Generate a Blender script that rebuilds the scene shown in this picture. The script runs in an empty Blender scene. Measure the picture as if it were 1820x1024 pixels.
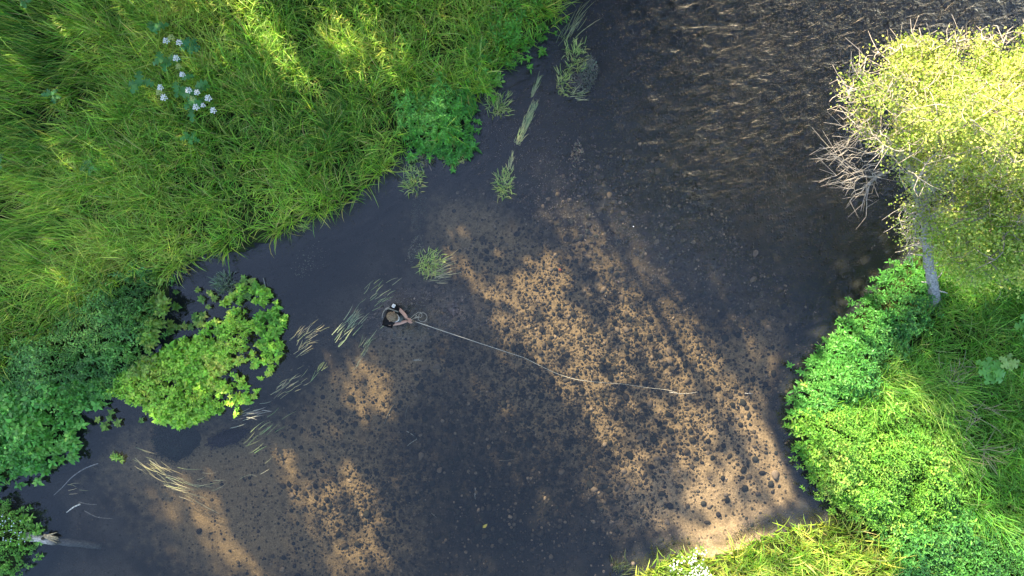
import bpy, math
import numpy as np
from mathutils import Vector, Matrix, Quaternion

SC = bpy.context.scene
COL = SC.collection
R = math.radians
rng = np.random.default_rng(7)

# ------------------------------------------------------------------ camera
CAM_H = 15.2                      # drone height above the water
K = 0.0125                        # metres per photo pixel on the water plane
cam = bpy.data.cameras.new('camera')
cam.sensor_width = 36.0
cam.lens = 36.0 * CAM_H / (1820 * K)
cam.clip_end = 2000
camo = bpy.data.objects.new('camera', cam)
COL.objects.link(camo)
camo.location = (0, 0, CAM_H)
camo.rotation_euler = (0, 0, 0)
SC.camera = camo

# ------------------------------------------------------------------ sky, sun, exposure
SUN_EL = 32.0
SUN_AZ = -31.0                    # degrees from +Y, negative towards -X
world = bpy.data.worlds.new('World')
SC.world = world
world.use_nodes = True
wt = world.node_tree
sky = wt.nodes.new('ShaderNodeTexSky')
sky.sky_type = 'NISHITA'
sky.sun_disc = False
sky.sun_elevation = R(SUN_EL)
sky.sun_rotation = R(SUN_AZ)
sky.dust_density = 1.2
sky.air_density = 0.8
sky.ozone_density = 0.2
wt.links.new(sky.outputs[0], wt.nodes['Background'].inputs[0])
wt.nodes['Background'].inputs[1].default_value = 0.105
TO_SUN = np.array([math.sin(R(SUN_AZ)) * math.cos(R(SUN_EL)),
                   math.cos(R(SUN_AZ)) * math.cos(R(SUN_EL)), math.sin(R(SUN_EL))])
sl = bpy.data.lights.new('sun', 'SUN')
sl.energy = 3.9
sl.angle = R(0.6)
sl.color = (1.0, 0.865, 0.67)
so = bpy.data.objects.new('sun', sl)
COL.objects.link(so)
so.location = (-20, 30, 30)
so.rotation_euler = Vector(-TO_SUN).to_track_quat('-Z', 'Y').to_euler()
SC.view_settings.view_transform = 'Standard'
SC.view_settings.look = 'None'
SC.view_settings.gamma = 1.0
SC.view_settings.exposure = 2.78
SC.view_settings.use_curve_mapping = False
SC.render.engine = 'CYCLES'
SC.cycles.max_bounces = 6
SC.cycles.diffuse_bounces = 3
SC.cycles.glossy_bounces = 2
SC.cycles.transparent_max_bounces = 12
SC.cycles.transmission_bounces = 4
SC.cycles.volume_bounces = 0
SC.cycles.use_denoising = True


# ------------------------------------------------------------------ helpers
def W(px, py, z=0.0):
    """photo pixel seen at height z -> world point"""
    f = (CAM_H - z) / CAM_H * K
    return np.array([(px - 910) * f, (512 - py) * f, z])


def PX(x, y, z=0.0):
    f = (CAM_H - z) / CAM_H * K
    return x / f + 910, 512 - y / f


def poly(pts, z=0.0):
    return np.array([W(a, b, z)[:2] for a, b in pts])


def inside(P, x, y):
    x = np.asarray(x, float); y = np.asarray(y, float)
    r = np.zeros(x.shape, bool)
    n = len(P)
    for i in range(n):
        x0, y0 = P[i]; x1, y1 = P[(i + 1) % n]
        if y0 == y1:
            continue
        c = ((y0 > y) != (y1 > y)) & (x < (x1 - x0) * (y - y0) / (y1 - y0) + x0)
        r ^= c
    return r


def edge_dist(P, x, y, closed=True):
    x = np.asarray(x, float); y = np.asarray(y, float)
    d = np.full(x.shape, 1e9)
    n = len(P)
    for i in range(n if closed else n - 1):
        a = P[i]; b = P[(i + 1) % n]
        ab = b - a
        t = np.clip(((x - a[0]) * ab[0] + (y - a[1]) * ab[1]) / (ab @ ab + 1e-12), 0, 1)
        d = np.minimum(d, np.hypot(x - a[0] - t * ab[0], y - a[1] - t * ab[1]))
    return d


def sdist(P, x, y):
    return np.where(inside(P, x, y), 1, -1) * edge_dist(P, x, y)


_lat = {}


def vnoise(x, y, scale, seed=0):
    if seed not in _lat:
        _lat[seed] = np.random.default_rng(1000 + seed).random((128, 128))
    g = _lat[seed]
    x = np.asarray(x) / scale + 1000; y = np.asarray(y) / scale + 1000
    i = np.floor(x).astype(int); j = np.floor(y).astype(int)
    u = x - i; v = y - j
    u = u * u * (3 - 2 * u); v = v * v * (3 - 2 * v)
    i0 = i % 128; i1 = (i + 1) % 128; j0 = j % 128; j1 = (j + 1) % 128
    return (g[i0, j0] * (1 - u) + g[i1, j0] * u) * (1 - v) + (g[i0, j1] * (1 - u) + g[i1, j1] * u) * v


def sstep(a, b, t):
    t = np.clip((t - a) / (b - a), 0, 1)
    return t * t * (3 - 2 * t)


def tag(o, label=None, cat=None, group=None, kind=None):
    if label: o['label'] = label
    if cat: o['category'] = cat
    if group: o['group'] = group
    if kind: o['kind'] = kind
    return o


def link(o, parent=None):
    COL.objects.link(o)
    if parent is not None:
        o.parent = parent
    return o


def empty(name, loc, parent=None):
    o = bpy.data.objects.new(name, None)
    o.location = loc
    o.empty_display_size = 0.2
    return link(o, parent)


def make_mesh(name, V, faces, mat, cols=None, smooth=True):
    """faces: list of integer arrays, one per polygon size"""
    me = bpy.data.meshes.new(name)
    V = np.asarray(V, np.float32)
    me.vertices.add(len(V))
    me.vertices.foreach_set('co', V.ravel())
    faces = [np.asarray(f, np.int32) for f in faces if len(f)]
    nl = sum(f.size for f in faces); nf = sum(len(f) for f in faces)
    me.loops.add(nl); me.polygons.add(nf)
    me.loops.foreach_set('vertex_index', np.concatenate([f.ravel() for f in faces]))
    tot = np.concatenate([np.full(len(f), f.shape[1], np.int32) for f in faces])
    me.polygons.foreach_set('loop_start', np.concatenate([[0], np.cumsum(tot)[:-1]]).astype(np.int32))
    me.polygons.foreach_set('use_smooth', np.full(nf, smooth))
    if cols is not None:
        a = me.color_attributes.new('Col', 'FLOAT_COLOR', 'POINT')
        c = np.ones((len(V), 4), np.float32); c[:, :3] = cols
        a.data.foreach_set('color', c.ravel())
    me.update(calc_edges=True)
    me.validate()
    if mat is not None:
        me.materials.append(mat)
    return me


def mobj(name, V, faces, mat, parent=None, cols=None, smooth=True, loc=None):
    V = np.asarray(V, float)
    if loc is not None:
        V = V - np.asarray(loc)
    me = make_mesh(name, V, faces, mat, cols, smooth)
    o = bpy.data.objects.new(name, me)
    if loc is not None:
        o.location = loc
    return link(o, parent)


class Geo:
    """collects verts/faces/colours of several pieces of one thing"""
    def __init__(self):
        self.V = []; self.F = {}; self.C = []; self.n = 0

    def add(self, V, faces, col=(1, 1, 1)):
        V = np.asarray(V, float)
        self.V.append(V)
        c = np.asarray(col, float)
        self.C.append(np.broadcast_to(c, (len(V), 3)) if c.ndim == 1 else c)
        for f in faces:
            f = np.asarray(f)
            if len(f):
                self.F.setdefault(f.shape[1], []).append(f + self.n)
        self.n += len(V)

    def obj(self, name, mat, parent=None, smooth=True, loc=None, colors=True):
        return mobj(name, np.concatenate(self.V), [np.concatenate(v) for v in self.F.values()], mat, parent,
                    np.concatenate(self.C) if colors else None, smooth, loc)


def tube(pts, rad, sides=6, cap=True):
    pts = np.asarray(pts, float); n = len(pts)
    rad = np.broadcast_to(np.asarray(rad, float), (n,))
    T = np.gradient(pts, axis=0)
    T /= np.linalg.norm(T, axis=1)[:, None] + 1e-9
    ref = np.array([0.0, 0, 1]) if abs(T[0][2]) < 0.9 else np.array([1.0, 0, 0])
    N = np.cross(T, ref); N /= np.linalg.norm(N, axis=1)[:, None] + 1e-9
    B = np.cross(T, N)
    a = np.arange(sides) / sides * 2 * math.pi
    V = pts[:, None] + rad[:, None, None] * (np.cos(a)[None, :, None] * N[:, None] + np.sin(a)[None, :, None] * B[:, None])
    V = V.reshape(-1, 3)
    k = np.arange(n - 1)[:, None] * sides; j = np.arange(sides)[None]
    j2 = (j + 1) % sides
    F = np.stack([k + j, k + j2, k + sides + j2, k + sides + j], -1).reshape(-1, 4)
    fs = [F]
    if cap:
        V = np.concatenate([V, pts[:1], pts[-1:]])
        c0 = n * sides
        jj = np.arange(sides); jn = (jj + 1) % sides
        fs.append(np.concatenate([np.stack([np.full(sides, c0), jn, jj], -1),
                                  np.stack([np.full(sides, c0 + 1), (n - 1) * sides + jj, (n - 1) * sides + jn], -1)]))
    return V, fs


def smooth_path(pts, n):
    """Catmull-Rom through points"""
    p = np.asarray(pts, float)
    p = np.concatenate([[2 * p[0] - p[1]], p, [2 * p[-1] - p[-2]]])
    t = np.linspace(0, len(p) - 3 - 1e-6, n)
    i = t.astype(int); u = (t - i)[:, None]
    a, b, c, d = p[i], p[i + 1], p[i + 2], p[i + 3]
    return 0.5 * ((2 * b) + (-a + c) * u + (2 * a - 5 * b + 4 * c - d) * u ** 2 + (-a + 3 * b - 3 * c + d) * u ** 3)


def blades(base, az, L, w, tilt, droop, col, sway=0.0, tipcol=None):
    """grass blades: curved tapering strips"""
    n = len(base)
    ts = np.array([0, .3, .55, .8, 1.0])
    p = np.array(base, float)
    lv = [p.copy()]
    for k in range(4):
        tm = (ts[k] + ts[k + 1]) / 2
        th = tilt + droop * tm
        a = az + sway * (tm - 0.3)
        d = np.stack([np.sin(th) * np.cos(a), np.sin(th) * np.sin(a), np.cos(th)], -1)
        p = p + d * (L * (ts[k + 1] - ts[k]))[:, None]
        lv.append(p.copy())
    ph = rng.uniform(-.6, .6, n)
    side = np.stack([-np.sin(az + ph), np.cos(az + ph), np.zeros(n)], -1)
    V = np.empty((n, 9, 3)); C = np.empty((n, 9, 3))
    wk = [0.75, 1.0, 0.85, 0.55]
    tc = col if tipcol is None else tipcol
    for k in range(4):
        V[:, 2 * k] = lv[k] - side * (w * wk[k] / 2)[:, None]
        V[:, 2 * k + 1] = lv[k] + side * (w * wk[k] / 2)[:, None]
        C[:, 2 * k] = C[:, 2 * k + 1] = col * (1 - ts[k]) + tc * ts[k]
    V[:, 8] = lv[4]; C[:, 8] = tc
    o = np.arange(n)[:, None, None] * 9
    q = np.array([[0, 1, 3, 2], [2, 3, 5, 4], [4, 5, 7, 6]])[None]
    t = np.array([[6, 7, 8]])[None]
    return V.reshape(-1, 3), [(o + q).reshape(-1, 4), (o + t).reshape(-1, 3)], C.reshape(-1, 3)


def leaves(pos, dirv, nrm, L, Wd, col, fold=0.18, curl=0.25):
    """folded, curling leaf of 6 triangles each"""
    n = len(pos)
    d = dirv / (np.linalg.norm(dirv, axis=1)[:, None] + 1e-9)
    s = np.cross(nrm, d); s /= np.linalg.norm(s, axis=1)[:, None] + 1e-9
    u = np.cross(d, s)
    L = L[:, None]; Wd = Wd[:, None]
    V = np.empty((n, 7, 3))
    V[:, 0] = pos
    V[:, 1] = pos + d * L * .35 + s * Wd * .5 + u * Wd * fold
    V[:, 2] = pos + d * L * .35 - s * Wd * .5 + u * Wd * fold
    V[:, 3] = pos + d * L * .45
    V[:, 4] = pos + d * L * .72 + s * Wd * .33 + u * (Wd * fold * .6 - L * curl * .3)
    V[:, 5] = pos + d * L * .72 - s * Wd * .33 + u * (Wd * fold * .6 - L * curl * .3)
    V[:, 6] = pos + d * L - u * L * curl
    o = np.arange(n)[:, None, None] * 7
    t = np.array([[0, 3, 1], [0, 2, 3], [1, 3, 4], [2, 5, 3], [3, 6, 4], [3, 5, 6]])[None]
    C = np.repeat(col[:, None], 7, 1)
    return V.reshape(-1, 3), [(o + t).reshape(-1, 3)], C.reshape(-1, 3)


def leaf_cards(pos, dirv, nrm, L, Wd, col):
    """small tree leaf: folded diamond of 2 triangles"""
    n = len(pos)
    d = dirv / (np.linalg.norm(dirv, axis=1)[:, None] + 1e-9)
    s = np.cross(nrm, d); s /= np.linalg.norm(s, axis=1)[:, None] + 1e-9
    u = np.cross(d, s)
    V = np.empty((n, 4, 3))
    V[:, 0] = pos
    V[:, 1] = pos + d * L[:, None] * .45 + s * Wd[:, None] * .5 + u * Wd[:, None] * .15
    V[:, 2] = pos + d * L[:, None]
    V[:, 3] = pos + d * L[:, None] * .45 - s * Wd[:, None] * .5 + u * Wd[:, None] * .15
    o = np.arange(n)[:, None, None] * 4
    t = np.array([[0, 2, 1], [0, 3, 2]])[None]
    return V.reshape(-1, 3), [(o + t).reshape(-1, 3)], np.repeat(col[:, None], 4, 1).reshape(-1, 3)


def rand_unit(n, zmin=-1.0):
    z = rng.uniform(zmin, 1, n); a = rng.uniform(0, 2 * math.pi, n)
    r = np.sqrt(1 - z * z)
    return np.stack([r * np.cos(a), r * np.sin(a), z], -1)


def mixc(a, b, t):
    a = np.asarray(a, float); b = np.asarray(b, float)
    return a + (b - a) * np.asarray(t)[:, None]


def jit(col, s=0.15):
    n = len(col)
    return np.clip(col * (1 + rng.normal(0, s, (n, 1))) * (1 + rng.normal(0, s * .35, (n, 3))), 0.002, 0.95)


# ------------------------------------------------------------------ materials
def new_mat(name):
    m = bpy.data.materials.new(name)
    m.use_nodes = True
    nt = m.node_tree
    return m, nt, nt.nodes, nt.links, nt.nodes['Principled BSDF']


def leaf_mat(name, rough=0.5, trans=0.35, spec=0.35):
    m, nt, N, Lk, b = new_mat(name)
    at = N.new('ShaderNodeAttribute'); at.attribute_name = 'Col'
    Lk.new(at.outputs['Color'], b.inputs['Base Color'])
    b.inputs['Roughness'].default_value = rough
    b.inputs['Specular IOR Level'].default_value = spec
    tr = N.new('ShaderNodeBsdfTranslucent')
    hs = N.new('ShaderNodeHueSaturation')
    hs.inputs['Hue'].default_value = 0.485; hs.inputs['Saturation'].default_value = 1.1; hs.inputs['Value'].default_value = 1.15
    Lk.new(at.outputs['Color'], hs.inputs['Color']); Lk.new(hs.outputs[0], tr.inputs['Color'])
    mx = N.new('ShaderNodeMixShader'); mx.inputs[0].default_value = trans
    Lk.new(b.outputs[0], mx.inputs[1]); Lk.new(tr.outputs[0], mx.inputs[2])
    Lk.new(mx.outputs[0], N['Material Output'].inputs['Surface'])
    return m


def col_mat(name, rough=0.7, spec=0.3, noise=None, bump=0.0, attr=True, color=(0.5, 0.5, 0.5)):
    """vertex colour (or plain) with mottled noise and fine relief"""
    m, nt, N, Lk, b = new_mat(name)
    b.inputs['Roughness'].default_value = rough
    b.inputs['Specular IOR Level'].default_value = spec
    if attr:
        at = N.new('ShaderNodeAttribute'); at.attribute_name = 'Col'; src = at.outputs['Color']
    else:
        rg = N.new('ShaderNodeRGB'); rg.outputs[0].default_value = (*color, 1); src = rg.outputs[0]
    if noise:
        tc = N.new('ShaderNodeTexCoord')
        nz = N.new('ShaderNodeTexNoise'); nz.inputs['Scale'].default_value = noise; nz.inputs['Detail'].default_value = 5
        Lk.new(tc.outputs['Object'], nz.inputs['Vector'])
        mr = N.new('ShaderNodeMapRange'); mr.inputs['From Min'].default_value = .3; mr.inputs['From Max'].default_value = .7
        mr.inputs['To Min'].default_value = .45; mr.inputs['To Max'].default_value = 1.4
        Lk.new(nz.outputs[0], mr.inputs[0])
        mm = N.new('ShaderNodeMix'); mm.data_type = 'RGBA'; mm.blend_type = 'MULTIPLY'; mm.inputs[0].default_value = 1
        Lk.new(src, mm.inputs['A']); Lk.new(mr.outputs[0], mm.inputs['B'])
        src = mm.outputs['Result']
        if bump:
            bp = N.new('ShaderNodeBump'); bp.inputs['Strength'].default_value = bump; bp.inputs['Distance'].default_value = .02
            Lk.new(nz.outputs[0], bp.inputs['Height']); Lk.new(bp.outputs[0], b.inputs['Normal'])
    Lk.new(src, b.inputs['Base Color'])
    return m


M_GRASS = leaf_mat('grass_blade', 0.45, 0.46, 0.3)
M_LEAF = leaf_mat('plant_leaf', 0.42, 0.35, 0.4)
M_TREELEAF = leaf_mat('tree_leaf', 0.5, 0.42, 0.3)
M_NEEDLE = leaf_mat('dark_needles', 0.6, 0.06, 0.2)
M_WEED = leaf_mat('water_weed', 0.45, 0.25, 0.35)
M_STONE = col_mat('river_stone', 0.75, 0.3, 18, 0.5)
M_BARK = col_mat('bark', 0.9, 0.15, 22, 0.9)
M_TWIG = col_mat('twig_bark', 0.85, 0.2, 30, 0.3)
M_WOOD = col_mat('driftwood', 0.85, 0.2, 26, 0.6)
M_SKIN = col_mat('skin', 0.55, 0.4, None, 0, False, (0.46, 0.26, 0.17))
M_SHIRT = col_mat('black_cotton', 0.95, 0.1, 60, 0.2, False, (0.012, 0.012, 0.012))
M_WADER = col_mat('wader_cloth', 0.8, 0.25, 25, 0.2, False, (0.022, 0.026, 0.024))
M_CAP = col_mat('cap_cloth', 0.95, 0.1, 45, 0.3, False, (0.17, 0.125, 0.075))
M_PALE = col_mat('pale_webbing', 0.8, 0.2, 40, 0.1, False, (0.55, 0.53, 0.46))
M_STRAP = col_mat('strap_webbing', 0.8, 0.2, 40, 0.1, False, (0.22, 0.21, 0.17))
M_GREY = col_mat('grey_nylon', 0.8, 0.2, 40, 0.2, False, (0.10, 0.11, 0.09))
M_LINE = col_mat('fly_line', 0.6, 0.2, None, 0, False, (0.42, 0.38, 0.28))
M_ROD = col_mat('rod_blank', 0.3, 0.5, None, 0, False, (0.42, 0.38, 0.28))
M_METAL = col_mat('reel_metal', 0.35, 0.6, None, 0, False, (0.35, 0.35, 0.36))
M_PETAL = leaf_mat('petal', 0.7, 0.25, 0.2)

# ------------------------------------------------------------------ river outline (photo pixels on the water plane)
LEFT_BANK = poly([(1060, -420), (1030, -200), (1012, -60), (1002, 0), (985, 38), (955, 72), (925, 92), (890, 118), (872, 150), (845, 165), (832, 205), (815, 245),
                  (790, 268), (760, 252), (725, 258), (690, 300), (645, 335), (600, 370), (555, 382), (520, 392), (490, 420), (430, 448),
                  (355, 452), (296, 482), (288, 530), (284, 590), (262, 625), (205, 655), (160, 690), (125, 715), (100, 745), (105, 790),
                  (85, 815), (40, 840), (-20, 870), (-200, 930), (-700, 960), (-6000, 900), (-6000, -6000), (1300, -6000)], .35)
SW_BANK = poly([(-700, 1010), (-250, 940), (-60, 905), (10, 912), (34, 935), (42, 965), (34, 1000), (0, 1040), (-120, 1200), (-700, 1500), (-6000, 1600), (-6000, 1010)], .35)
RIGHT_BANK = poly([(2600, -150), (2200, -60), (1980, 60), (1850, 190), (1760, 300), (1690, 395), (1625, 455), (1580, 505), (1525, 560), (1480, 615),
                   (1450, 665), (1428, 715), (1424, 770), (1438, 815), (1460, 865), (1492, 905), (1475, 935), (1405, 945), (1355, 962), (1318, 985),
                   (1262, 998), (1215, 985), (1175, 1005), (1110, 1045), (1000, 1120), (760, 1300), (400, 1800), (200, 6000), (8000, 6000), (8000, -150)], .35)
BANKS = [LEFT_BANK, SW_BANK, RIGHT_BANK]
ISLAND = poly([(185, 700), (200, 670), (260, 635), (310, 612), (345, 605), (355, 585), (375, 560), (405, 520), (440, 500), (480, 520), (505, 545),
               (500, 600), (495, 650), (460, 690), (430, 725), (400, 745), (360, 742), (320, 760), (285, 755), (260, 735), (225, 720)], .25)


def bank_s(x, y):
    s = np.full(np.shape(x), -1e9)
    for P in BANKS:
        s = np.maximum(s, sdist(P, x, y))
    return s


def gauss(x, y, px, py, rx, ry, ang=0.0):
    c = W(px, py)
    dx = x - c[0]; dy = y - c[1]
    ca, sa = math.cos(R(ang)), math.sin(R(ang))
    u = (dx * ca + dy * sa) / (rx * K); v = (-dx * sa + dy * ca) / (ry * K)
    return np.exp(-(u * u + v * v))


def height(x, y, s=None):
    x = np.asarray(x, float); y = np.asarray(y, float)
    if s is None:
        s = bank_s(x, y)
    land = 0.03 + 0.30 * sstep(0, .45, s) + 0.25 * sstep(.3, 3.5, s) * vnoise(x, y, 1.6, 3) + 0.10 * (vnoise(x, y, .7, 4) - .5) * sstep(0, .6, s)
    dep = 0.12 + 0.42 * sstep(0, .55, -s) + 0.25 * sstep(.5, 3.0, -s)
    dep = dep - 0.30 * gauss(x, y, 1300, 900, 260, 150) - 0.16 * gauss(x, y, 1080, 620, 260, 180) - 0.22 * gauss(x, y, 300, 680, 110, 80)
    dep = dep + 0.35 * gauss(x, y, 560, 460, 120, 60, 25) + 0.5 * gauss(x, y, 1520, 340, 130, 160)
    dep = dep + 0.05 * (vnoise(x, y, .9, 5) - .5) + 0.03 * (vnoise(x, y, .3, 6) - .5)
    dep = np.maximum(dep, 0.06)
    return np.where(s > 0, land, -dep)


# ------------------------------------------------------------------ terrain: one sheet, split at the water's edge
def axis(lo, hi, step, far):
    a = np.arange(lo, hi + 1e-6, step)
    g = [1.0, 2.5, 5, 10, 20, 40, 80, far]
    return np.concatenate([[lo - v for v in g[::-1]], a, [hi + v for v in g]])


gx = axis(-15, 15, .1, 300); gy = axis(-10, 10, .1, 300)
X, Y = np.meshgrid(gx, gy, indexing='xy')
S = bank_s(X, Y)
Z = height(X, Y, S)
nx, ny = len(gx), len(gy)
V = np.stack([X, Y, Z], -1).reshape(-1, 3)
idx = np.arange(nx * ny).reshape(ny, nx)
F = np.stack([idx[:-1, :-1], idx[:-1, 1:], idx[1:, 1:], idx[1:, :-1]], -1).reshape(-1, 4)
xs, ys = V[:, 0], V[:, 1]
# zones of the bed: R = clean sand, G = dark silt, weed and painted bank shade, B = pebbly gravel
z_sand = np.clip(1.15 * gauss(xs, ys, 1310, 900, 150, 130) + .75 * gauss(xs, ys, 1080, 600, 230, 330, -60) + 1.1 * gauss(xs, ys, 645, 695, 60, 110, -55)
                 + .8 * gauss(xs, ys, 870, 440, 150, 60, -40) + .75 * gauss(xs, ys, 600, 930, 160, 160) + .85 * gauss(xs, ys, 370, 930, 130, 130)
                 + .30 * gauss(xs, ys, 1350, 640, 90, 130) + .42 * gauss(xs, ys, 270, 830, 230, 75) + .5 * gauss(xs, ys, 1290, 760, 160, 190), 0, 1)
z_dark = np.clip(1.0 * gauss(xs, ys, 520, 480, 110, 80, 30) + .9 * gauss(xs, ys, 560, 420, 160, 50, 28) + 1.0 * gauss(xs, ys, 1540, 370, 130, 190)
                 + 1.5 * gauss(xs, ys, 1300, 160, 380, 290) + .7 * gauss(xs, ys, 780, 260, 150, 110) + .55 * gauss(xs, ys, 780, 830, 200, 150)
                 + .6 * gauss(xs, ys, 1300, 480, 170, 160) + .6 * gauss(xs, ys, 950, 980, 200, 100), 0, 1)
z_peb = np.clip(.9 * gauss(xs, ys, 1080, 640, 260, 330, -55) + .8 * gauss(xs, ys, 850, 860, 220, 190) + .5 * gauss(xs, ys, 600, 940, 150, 120)
                + .25 * gauss(xs, ys, 1250, 150, 350, 260), 0, 1)
sv = S.reshape(-1)
bank_shade = sstep(-.75, -.15, sv) * (1 - .8 * gauss(xs, ys, 1290, 980, 130, 60))      # dark of undercut and bank reflection, painted onto the bed
z_dark = np.clip(z_dark + bank_shade, 0, 1); z_sand = z_sand * (1 - .9 * bank_shade)
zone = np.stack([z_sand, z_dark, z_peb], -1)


def ground_mat():
    m, nt, N, Lk, b = new_mat('soil')
    tc = N.new('ShaderNodeTexCoord')
    nz = N.new('ShaderNodeTexNoise'); nz.inputs['Scale'].default_value = 3; nz.inputs['Detail'].default_value = 8
    Lk.new(tc.outputs['Object'], nz.inputs['Vector'])
    cr = N.new('ShaderNodeValToRGB')
    e = cr.color_ramp.elements
    e[0].position = .3; e[0].color = (.012, .016, .006, 1)
    e[1].position = .75; e[1].color = (.035, .05, .014, 1)
    Lk.new(nz.outputs[0], cr.inputs[0]); Lk.new(cr.outputs[0], b.inputs['Base Color'])
    b.inputs['Roughness'].default_value = 1
    b.inputs['Specular IOR Level'].default_value = .05
    return m


def bed_mat():
    m, nt, N, Lk, b = new_mat('river_bed')
    tc = N.new('ShaderNodeTexCoord')
    at = N.new('ShaderNodeAttribute'); at.attribute_name = 'Col'
    sp = N.new('ShaderNodeSeparateColor'); Lk.new(at.outputs['Color'], sp.inputs[0])

    def noise(scale, det=4, rough=.55):
        n = N.new('ShaderNodeTexNoise'); n.inputs['Scale'].default_value = scale
        n.inputs['Detail'].default_value = det; n.inputs['Roughness'].default_value = rough
        Lk.new(tc.outputs['Object'], n.inputs['Vector'])
        return n.outputs[0]

    def math_(op, a, bb=None, clamp=False):
        n = N.new('ShaderNodeMath'); n.operation = op; n.use_clamp = clamp
        for k, v in enumerate((a, bb)):
            if v is None: continue
            if isinstance(v, (int, float)): n.inputs[k].default_value = v
            else: Lk.new(v, n.inputs[k])
        return n.outputs[0]

    def ramp(v, a, bb):
        n = N.new('ShaderNodeMapRange'); n.interpolation_type = 'SMOOTHSTEP'
        n.inputs['From Min'].default_value = a; n.inputs['From Max'].default_value = bb
        Lk.new(v, n.inputs[0])
        return n.outputs[0]

    def mix(f, a, bb):
        n = N.new('ShaderNodeMix'); n.data_type = 'RGBA'
        if isinstance(f, (int, float)): n.inputs[0].default_value = f
        else: Lk.new(f, n.inputs[0])
        for k, v in (('A', a), ('B', bb)):
            if isinstance(v, tuple): n.inputs[k].default_value = (*v, 1)
            else: Lk.new(v, n.inputs[k])
        return n.outputs['Result']

    n1 = noise(1.3, 5); n2 = noise(5, 6); n3 = noise(26, 5, .7)
    sand = ramp(math_('ADD', sp.outputs[0], math_('MULTIPLY', math_('SUBTRACT', n2, .5), .9)), .12, .75)
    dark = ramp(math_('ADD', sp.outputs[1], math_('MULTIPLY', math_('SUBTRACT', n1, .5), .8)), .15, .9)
    silt = mix(ramp(n1, .35, .65), (.026, .024, .021), (.060, .053, .045))
    sandc = mix(ramp(n3, .3, .7), (.15, .110, .064), (.28, .207, .122))
    c = mix(sand, silt, sandc)
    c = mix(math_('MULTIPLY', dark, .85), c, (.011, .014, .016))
    vo = N.new('ShaderNodeTexVoronoi'); vo.inputs['Scale'].default_value = 15; vo.inputs['Randomness'].default_value = 1
    Lk.new(tc.outputs['Object'], vo.inputs['Vector'])
    vc = N.new('ShaderNodeSeparateColor'); Lk.new(vo.outputs['Color'], vc.inputs[0])
    peb = math_('MULTIPLY', ramp(vo.outputs['Distance'], .50, .30), ramp(math_('ADD', vc.outputs[0], math_('MULTIPLY', sp.outputs[2], .55)), .78, .86))
    pc = mix(vc.outputs[1], (.018, .019, .014), (.10, .075, .05))
    c = mix(math_('MULTIPLY', math_('MULTIPLY', peb, .85), math_('SUBTRACT', 1.0, math_('MULTIPLY', dark, .75))), c, pc)
    # dark clots of algae lying on the gravel
    clot = math_('MULTIPLY', ramp(noise(5.5, 8, .68), .49, .60), math_('ADD', math_('MULTIPLY', sp.outputs[2], .80), .12), True)
    c = mix(clot, c, (.017, .019, .016))
    # fine grit, grain by grain
    gr = N.new('ShaderNodeMapRange'); gr.inputs['From Min'].default_value = .3; gr.inputs['From Max'].default_value = .7
    gr.inputs['To Min'].default_value = .5; gr.inputs['To Max'].default_value = 1.5
    Lk.new(noise(42, 6, .75), gr.inputs[0])
    gm = N.new('ShaderNodeMix'); gm.data_type = 'RGBA'; gm.blend_type = 'MULTIPLY'; gm.inputs[0].default_value = 1
    Lk.new(c, gm.inputs['A']); Lk.new(gr.outputs[0], gm.inputs['B']); c = gm.outputs['Result']
    Lk.new(c, b.inputs['Base Color'])
    h = math_('ADD', math_('MULTIPLY', n3, .35), math_('MULTIPLY', peb, .5))
    bp = N.new('ShaderNodeBump'); bp.inputs['Strength'].default_value = .9; bp.inputs['Distance'].default_value = .035
    Lk.new(h, bp.inputs['Height']); Lk.new(bp.outputs[0], b.inputs['Normal'])
    b.inputs['Roughness'].default_value = .9
    b.inputs['Specular IOR Level'].default_value = .1
    return m


isbed = (Z.reshape(-1)[F] < 0).any(1)


def sub(name, Fs, mat):
    u, inv = np.unique(Fs, return_inverse=True)
    return mobj(name, V[u], [inv.reshape(Fs.shape)], mat, None, zone[u])


tag(sub('ground', F[~isbed], ground_mat()), 'dark soil of the river banks under the grass', 'ground', kind='structure')
tag(sub('riverbed', F[isbed], bed_mat()), 'sandy and silty bed of the shallow river', 'riverbed', kind='structure')


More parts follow.
